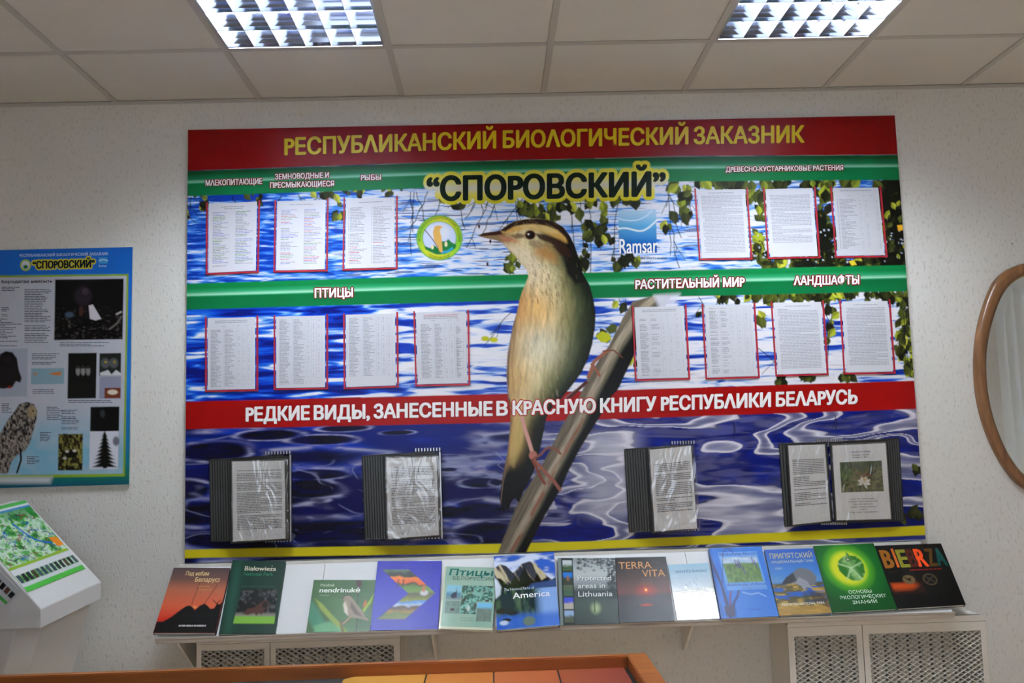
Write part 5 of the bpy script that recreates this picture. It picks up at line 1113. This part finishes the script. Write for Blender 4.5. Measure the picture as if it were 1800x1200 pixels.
def lt13(f):
    for s, a, b, col, bo in (('B', 5, 19, (150, 104, 34), .035), ('I', 23, 27, (190, 110, 50), .07), ('E', 30, 43, (140, 140, 52), .03), ('B', 45, 57, (92, 36, 24), .03), ('R', 58, 72, (214, 92, 36), .03), ('Z', 75, 86, (104, 78, 32), .03), ('A', 88, 102, (20, 90, 84), .03)):
        x0, x1 = a * .95, b * .95
        if s == 'I': f.poly([(x0, 6), (x1, 6), (x1, 37), (x0, 37)], col, .0004); continue
        f.text(s, (x0, x1), 37, 30, col, bold=bo)
    f.text('album foto', (6, 20), 45, 2, (90, 84, 50)); words(f, 38, 86, 41.2, 2.2, (120, 40, 36), random.Random(6), .0012)
book('black book with big multicoloured letters, at the right end of the ledge', [(1537, 959), (1653.9, 954.8), (1697.8, 1062.5), (1578, 1069.5)], .012, 100, 100, pt13, lt13, (14, 14, 16))

# ------------------------------------------------------------------ radiator covers with expanded metal grilles
def mesh_grille(mb, x0, x1, z0, z1, Y, cx=.0290, cz=.0088):
    nz = int((z1 - z0) / cz) ; nxh = int((x1 - x0) / (cx / 2)); w = .0015
    for j in range(nz + 1):
        zz = z1 - j * cz
        V = []; F = []
        for i in range(nxh + 1):
            x = x0 + (x1 - x0) * i / nxh; z = zz + (cz / 2 if (i + j) % 2 else -cz / 2); z = min(max(z, z0), z1)
            # slanted flat strand: front edge low, rear edge high
            V += [(x, Y - .0045, z - w), (x, Y + .003, z + w * 1.7), (x, Y + .0037, z + w * 1.4), (x, Y - .0038, z - w * 1.6)]
        for i in range(nxh):
            a = 4 * i
            for k in range(4): F.append((a + k, a + (k + 1) % 4, a + 4 + (k + 1) % 4, a + 4 + k))
        mb.add(V, F)
def rad_cover(name_label, x0, x1, xm, ztop, Yf, margins, zbot_mesh):
    t = thing('radiator_cover', ((x0 + x1) / 2, Yf / 2, 0), name_label, 'radiator cover')
    mb = MB(); r = .022
    prof = [(x0, 0), (x0, ztop - r)] + [(x0 + r - r * math.cos(a), ztop - r + r * math.sin(a)) for a in np.linspace(.2, math.pi / 2, 5)] + [(x1 - r + r * math.sin(a), ztop - r + r * math.cos(a)) for a in np.linspace(0, math.pi / 2, 6)] + [(x1, 0)]
    inn = [(min(max(x, x0 + .002), x1 - .002), min(z, ztop - .002)) for x, z in prof]
    V = []; F = []
    for Y in (Yf, -.001):
        V += [(x, Y, z) for x, z in prof]
    n = len(prof); F = [(i, i + 1, n + i + 1, n + i) for i in range(n - 1)]
    mb.add(V, F); mb.build('casing', M_CREAM, t, smooth=False)
    ro = [(x, z) for x, z in prof if z >= ztop - .0221]; ro = [(x0 + .0006, ztop - .0222)] + ro + [(x1 - .0006, ztop - .0222)]
    MB().prism(ro, 1, Yf - .002, Yf + .011).build('top_rail', M_CREAM, t)
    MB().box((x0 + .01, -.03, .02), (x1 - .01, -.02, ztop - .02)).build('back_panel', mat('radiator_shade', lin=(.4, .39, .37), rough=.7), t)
    ra = MB()
    for k in range(int((x1 - x0 - .06) / .045)): xx = x0 + .03 + k * .045; ra.box((xx, -.10, .12), (xx + .03, -.05, ztop - .09))
    ra.build('radiator', mat('radiator_paint', lin=(.6, .59, .56), rough=.5), t)
    for (a, b, ml, mr, mt) in ((x0, xm, margins[0], margins[1], margins[2]), (xm, x1, margins[1], margins[3], margins[2])):
        fr = MB(); d = .012; a2, b2 = a + .0015, b - .0015
        zt = ztop - .001 
        zc = zt - .0225
        for p, q in (((a2, Yf - .001, 0.09), (a2 + ml, Yf + d, zt - mt)), ((b2 - mr, Yf - .001, 0.09), (b2, Yf + d, zt - mt)), ((a2, Yf - .001, zt - mt), (b2, Yf + d, zc)), ((a2, Yf - .001, 0.03), (b2, Yf + d, .09))): fr.box(p, q)
        o = fr.build('door_panel', M_CREAM, t)
        g = MB(); mesh_grille(g, a2 + ml, b2 - mr, zbot_mesh, zt - mt, Yf + .005); tag(g.build('grille', M_CREAM, o), kind='stuff')
    return t
RY = -.235
rx0, rx1, rxm = onY(1386, 1150, RY)[0], onY(1736, 1130, RY)[0], onY(1517, 1130, RY)[0]
rzt = onY(1733, 1068, RY)[2]
rad_cover('large cream radiator cover with diamond mesh doors under the right end of the book ledge', rx0, rx1, rxm, .7775, RY, (.024, .022, .056, .022), .30)
LY = -.17
lx0, lx1, lxm = onY(345, 1150, LY)[0], onY(704, 1140, LY)[0], onY(474.5, 1140, LY)[0]
rad_cover('cream mesh fronted radiator cover at the left, partly hidden behind the wooden table rim', lx0, lx1, lxm, onY(345, 1122, LY)[2], LY, (.018, .02, .045, .024), .30)
# ------------------------------------------------------------------ mirror on the right
outer = [(1850, 459), (1822, 459), (1800, 462), (1775, 471), (1754, 488), (1742, 510), (1731, 540), (1722, 575), (1717, 612), (1716, 650), (1719, 690), (1727, 730), (1740, 768), (1757, 804), (1778, 836), (1798, 856), (1822, 868), (1850, 874)]
inner = [(1852, 478), (1824, 478), (1803, 481), (1784, 491), (1768, 508), (1757, 530), (1748, 556), (1740, 586), (1735, 620), (1735, 655), (1738, 690), (1745, 726), (1756, 760), (1770, 792), (1786, 818), (1802, 837), (1824, 849), (1852, 855)]
oW = np.array([onY(x, y, -.03) for x, y in outer]); iW = np.array([onY(x, y, -.034) for x, y in inner])
mcx = oW[:, 0].max() + .10
def full(Wp): return np.concatenate([Wp, (Wp * (-1, 1, 1) + (2 * mcx, 0, 0))[::-1]])
def smooth_loop(p, n=3):
    for _ in range(n):
        q = np.roll(p, -1, 0); p = np.stack([p * .75 + q * .25, p * .25 + q * .75], 1).reshape(-1, 3)
    return p
O_, I_ = smooth_loop(full(oW), 2), smooth_loop(full(iW), 2)
mt_ = thing('wall_mirror', (mcx, -.001, oW[:, 2].min()), 'oval wall mirror with a brown wooden frame at the right edge of the photo', 'mirror')
n = len(O_); V = []; F = []
rings = [(O_, -.001, 0), (O_, -.022, 0), (O_, -.030, .12), (O_, -.034, .35), (I_, -.034, .25), (I_, -.028, .0), (I_, -.012, 0)]
for A_, yy, tt_ in rings:
    B_ = I_ if A_ is O_ else O_
    R_ = A_ * (1 - tt_) + B_ * tt_; R_[:, 1] = yy; V += list(R_)
for k in range(len(rings) - 1):
    for i in range(n): F.append((k * n + i, k * n + (i + 1) % n, (k + 1) * n + (i + 1) % n, (k + 1) * n + i))
MB().add(V, F).build('frame', M_WOODM, mt_, smooth=True)
g = I_.copy(); g[:, 1] = -.014; gb = g.copy(); gb[:, 1] = -.006
MB().add(list(g) + list(gb), [tuple(range(n)), tuple(range(2 * n - 1, n - 1, -1))] + [(i, (i + 1) % n, n + (i + 1) % n, n + i) for i in range(n)]).build('glass', M_MIRROR, mt_)
rg = I_.copy(); rc = rg.mean(0); mb = MB(); V = []; F = []
for s_, yy in ((1.0, -.020), (.985, -.016)):
    R_ = rc + (rg - rc) * s_; R_[:, 1] = yy; V += list(R_)
for i in range(n): F.append((i, (i + 1) % n, n + (i + 1) % n, n + i))
MB().add(V, F).build('gold_bead', mat('gold_bead', (150, 140, 80), .4), mt_)
# ------------------------------------------------------------------ foreground display table
TZ = .80
def tz(x, y, z=TZ): return onZ(x, y, z)
fy = -.757; tx1 = 1.709; tx0 = -1.05; ny = -1.62; rw = .032; rwx = .062
tb = thing('display_table', ((tx0 + tx1) / 2, (fy + ny) / 2, 0), 'long display table with an orange brown wooden rim round a dark recessed top', 'table')
def rail(p, q, nm='rim_rail'): MB().box(p, q).build(nm, M_WOODT, tb, bevel=.003)
rail((tx0, fy - rw, TZ - .075), (tx1 - rwx, fy, TZ)); rail((tx1 - rwx, ny, TZ - .075), (tx1, fy, TZ)); rail((tx0, ny, TZ - .075), (tx0 + rwx, fy - rw, TZ)); rail((tx0 + rwx, ny, TZ - .075), (tx1 - rwx, ny + rw, TZ))
M_FELT = mat('dark_table_top', lin=(.022, .024, .026), rough=.55, vary=.2, vscale=30)
MB().box((tx0 + .02, ny + .01, TZ - .055), (tx1 - .02, fy - .01, TZ - .04)).build('sunken_top', M_FELT, tb)
for lx, ly in ((tx0 + .06, fy - .06), (tx1 - .08, fy - .06), (tx0 + .06, ny + .06), (tx1 - .08, ny + .06)):
    MB().box((lx - .035, ly - .035, 0), (lx + .035, ly + .035, TZ - .075)).build('leg', M_WOODT, tb, bevel=.004)
# orange picture panels lying in the recess
zp = TZ - .036
cuts = [630, 750, 868, 982, 1096]
yt = onZ(1096, 1172, zp)[1]; xr_ = onZ(1098, 1173, zp)[0]
xsn = [onZ(c_, 1185, zp)[0] for c_ in cuts[:-1]] + [xr_]
LABS = ['orange picture panel with a cut corner, leftmost on the table', 'orange picture panel on the table, second from the left', 'burnt orange picture panel on the table, third from the left', 'reddest picture panel at the right end of the row on the table']
HUE = [((208, 166, 88), (202, 152, 80)), ((202, 144, 78), (192, 130, 72)), ((188, 122, 74), (178, 108, 68)), ((168, 100, 66), (146, 74, 58))]
for k in range(4):
    a, b = xsn[k] + .0025, xsn[k + 1] - .0025
    s_ = thing('picture_panel', ((a + b) / 2, yt - .15, zp - .004), LABS[k], 'picture panel', 'orange picture panels on the display table')
    out = [(a, yt), (b, yt), (b, yt - .34), (a, yt - .34)] if k else [(a + .03, yt), (b, yt), (b, yt - .34), (a - .04, yt - .34), (a - .04, yt - .036), (a - .022, yt - .012), (a, yt - .003)]
    MB().prism([(x, y) for x, y in out], 2, zp - .004, zp - .0003).build('panel', M_FELT, s_)
    V = [(x, y, zp) for x, y in out]; c0, c1 = HUE[k]; cc = np.array([pc(c0) * (1 - (x - a) / (b - a)) + pc(c1) * ((x - a) / (b - a)) for x, y, z in V]) * .9
    obj('picture', V, [tuple(range(len(V)))], M_PAPER, s_, cols=np.clip(cc, .01, .85))
# ------------------------------------------------------------------ map lectern on the left
A = np.array([-.5385, -.2, 0]); 
def at(x, y, Y): return onY(x, y, Y)
A, B, C = at(45, 879, -.20), at(178, 1022, -.215), at(72, 1070, -.62); D = A + C - B
nrm = np.cross(B - A, D - A); nrm /= np.linalg.norm(nrm)
if nrm @ (CAM - A) < 0: nrm = -nrm
lec = thing('map_lectern', ((A + C)[0] / 2 - .1, -.42, 0), 'white lectern with a sloping top carrying a colourful map, at the left edge', 'lectern')
Axm = (A[0] + D[0]) / 2
def mir(p): return np.array([2 * (Axm - .01) - p[0], p[1], p[2]])
mb = MB(); down = np.array([0, 0, -.062]); inn_ = np.array([-.05, 0, 0])
# hood: right slope, its mirror on the far side, gable ends and the vertical lip
A2, B2, C2, D2 = mir(A), mir(B), mir(C), mir(D)
V = [A, B, C, D, B + down, C + down, A2, B2, C2, D2, B2 + down, C2 + down, B + down + inn_, C + down + inn_ * .4 + (0, .03, 0), B2 + down - inn_, C2 + down - inn_]
MB().add(V, [(0, 1, 2, 3), (1, 4, 5, 2), (6, 9, 8, 7), (7, 8, 11, 10), (0, 3, 9, 6), (3, 2, 5, 11, 8, 9), (0, 6, 7, 10, 4, 1), (4, 10, 11, 5)]).build('hood', M_WHITEM, lec, bevel=.003)
# body, leaning back towards its foot
F1, F2 = C + down + np.array([-.03, .035, 0]), B + down + np.array([-.03, -.01, 0]); G1, G2 = mir(F1), mir(F2)
low = np.array([-.22, .05, 0]); 
def foot(p, dx, dy): return np.array([p[0] + dx, p[1] + dy, 0.0])
ch = np.array([-.045, -.035, 0])
top = [F2, F1 + (0, .04, 0), F1 + (-.06, -.015, 0), G1 + (.06, -.015, 0), G1 + (0, .04, 0), G2]
bot = [foot(p, (-.24 if i < 3 else .05), .0) for i, p in enumerate(top)]
n6 = 6; MB().add(top + bot, [tuple(range(6)), tuple(range(11, 5, -1))] + [(i, (i + 1) % 6, 6 + (i + 1) % 6, 6 + i) for i in range(6)]).build('body', M_WHITEM, lec, bevel=.002)
# the map on the right slope
def on(u, v, off=.0): return A + (B - A) * u + (D - A) * v + nrm * off
e_ = .83
mq = [on(.0, .93, .002), on(.0, .02, .002), on(e_, .06, .002), on(e_, .99, .002)]     # seen from its reading side: TL TR BR BL
MB().slab(mq, .0018, nrm).build('map_board', M_PAGES, lec)
ms = QuadSurf(mq, 130, 120); ms.n = nrm; c = Canvas(ms, None, 150, 140); X, Y = c.P[:, 0], c.P[:, 1]
g = fbm(X / 14, Y / 10, 201, 3); h = fbm(X / 7, Y / 5, 203, 3)
c.C = ramp(g * .6 + h * .4, (.28, (40, 120, 56)), (.42, (92, 168, 82)), (.5, (176, 208, 160)), (.56, (206, 222, 210)), (.72, (110, 176, 100)), (1, (60, 140, 70)))
c.C = lerp(c.C, pc((58, 142, 78)), sm(34, 18, Y) * sm(40, 80, X) * .8)
rr = random.Random(4)
for k in range(46):
    x, y = rr.uniform(0, 120), rr.uniform(20, 80); pts = [(x, y)]
    for q_ in range(5): x += rr.uniform(-9, 9); y += rr.uniform(-5, 5); pts.append((x, y))
    c.line(pts, rr.uniform(.8, 1.5), rr.choice([(70, 76, 96), (150, 40, 60), (60, 60, 90), (200, 214, 220), (56, 110, 190), (90, 60, 70)]), 1.2, .85)
for k in range(60): c.ell(rr.uniform(2, 120), rr.uniform(20, 84), 1.4, 1.4, rr.choice([(170, 40, 60), (60, 50, 80), (40, 90, 170)]), .4)
c.line([(70, 30), (76, 44), (84, 58), (98, 66), (110, 70)], 3, (50, 116, 196), 1.5); c.poly([(112, 62), (128, 64), (130, 78), (116, 78)], (226, 150, 40), 1.5); c.rect(0, 84, 131, 88, (150, 180, 60), 1.2); c.rect(-1, 88, 131, 96, (216, 220, 222), 1)
for k in range(13): c.rect(2 + k * 10, 96, 9 + k * 10, 108, rr.choice([(60, 80, 96), (40, 46, 60), (84, 100, 110), (90, 70, 60)]), 1.2)
c.rect(-1, 108, 131, 113, (206, 214, 214), 1.2); c.rect(-1, 113, 131, 121, (90, 180, 80), 1.5); c.rect(-1, -1, 131, 5, (96, 176, 96), 1.2); c.rect(-1, 5, 131, 8, (216, 222, 226), 1); c.rect(-1, 8, 131, 11, (90, 150, 190), 1)
c.build('map_print', M_PRINT, lec, .0006)
# folded flap of the map hanging over the near gable
fl = [C + (D - C) * 0.62, C + (D - C) * .22 , None, None]
q1 = [at(-30, 972, -.628), at(34, 1037, -.628), at(10, 1062, -.632), at(-50, 1008, -.632)]
MB().slab(q1, .0015, (0, -1, 0)).build('map_flap', M_PAGES, lec)
fs = QuadSurf(q1, 80, 36); c = Canvas(fs, None, 80, 40, (196, 202, 206)); 
for k in range(8): c.rect(2 + k * 10, 10, 10 + k * 10, 22, rr.choice([(24, 30, 34), (60, 90, 110), (40, 52, 60), (110, 80, 70)]), 1.2)
c.rect(-1, 30, 81, 37, (90, 170, 90), 1.2); c.build('flap_print', M_PRINT, lec, .0006)
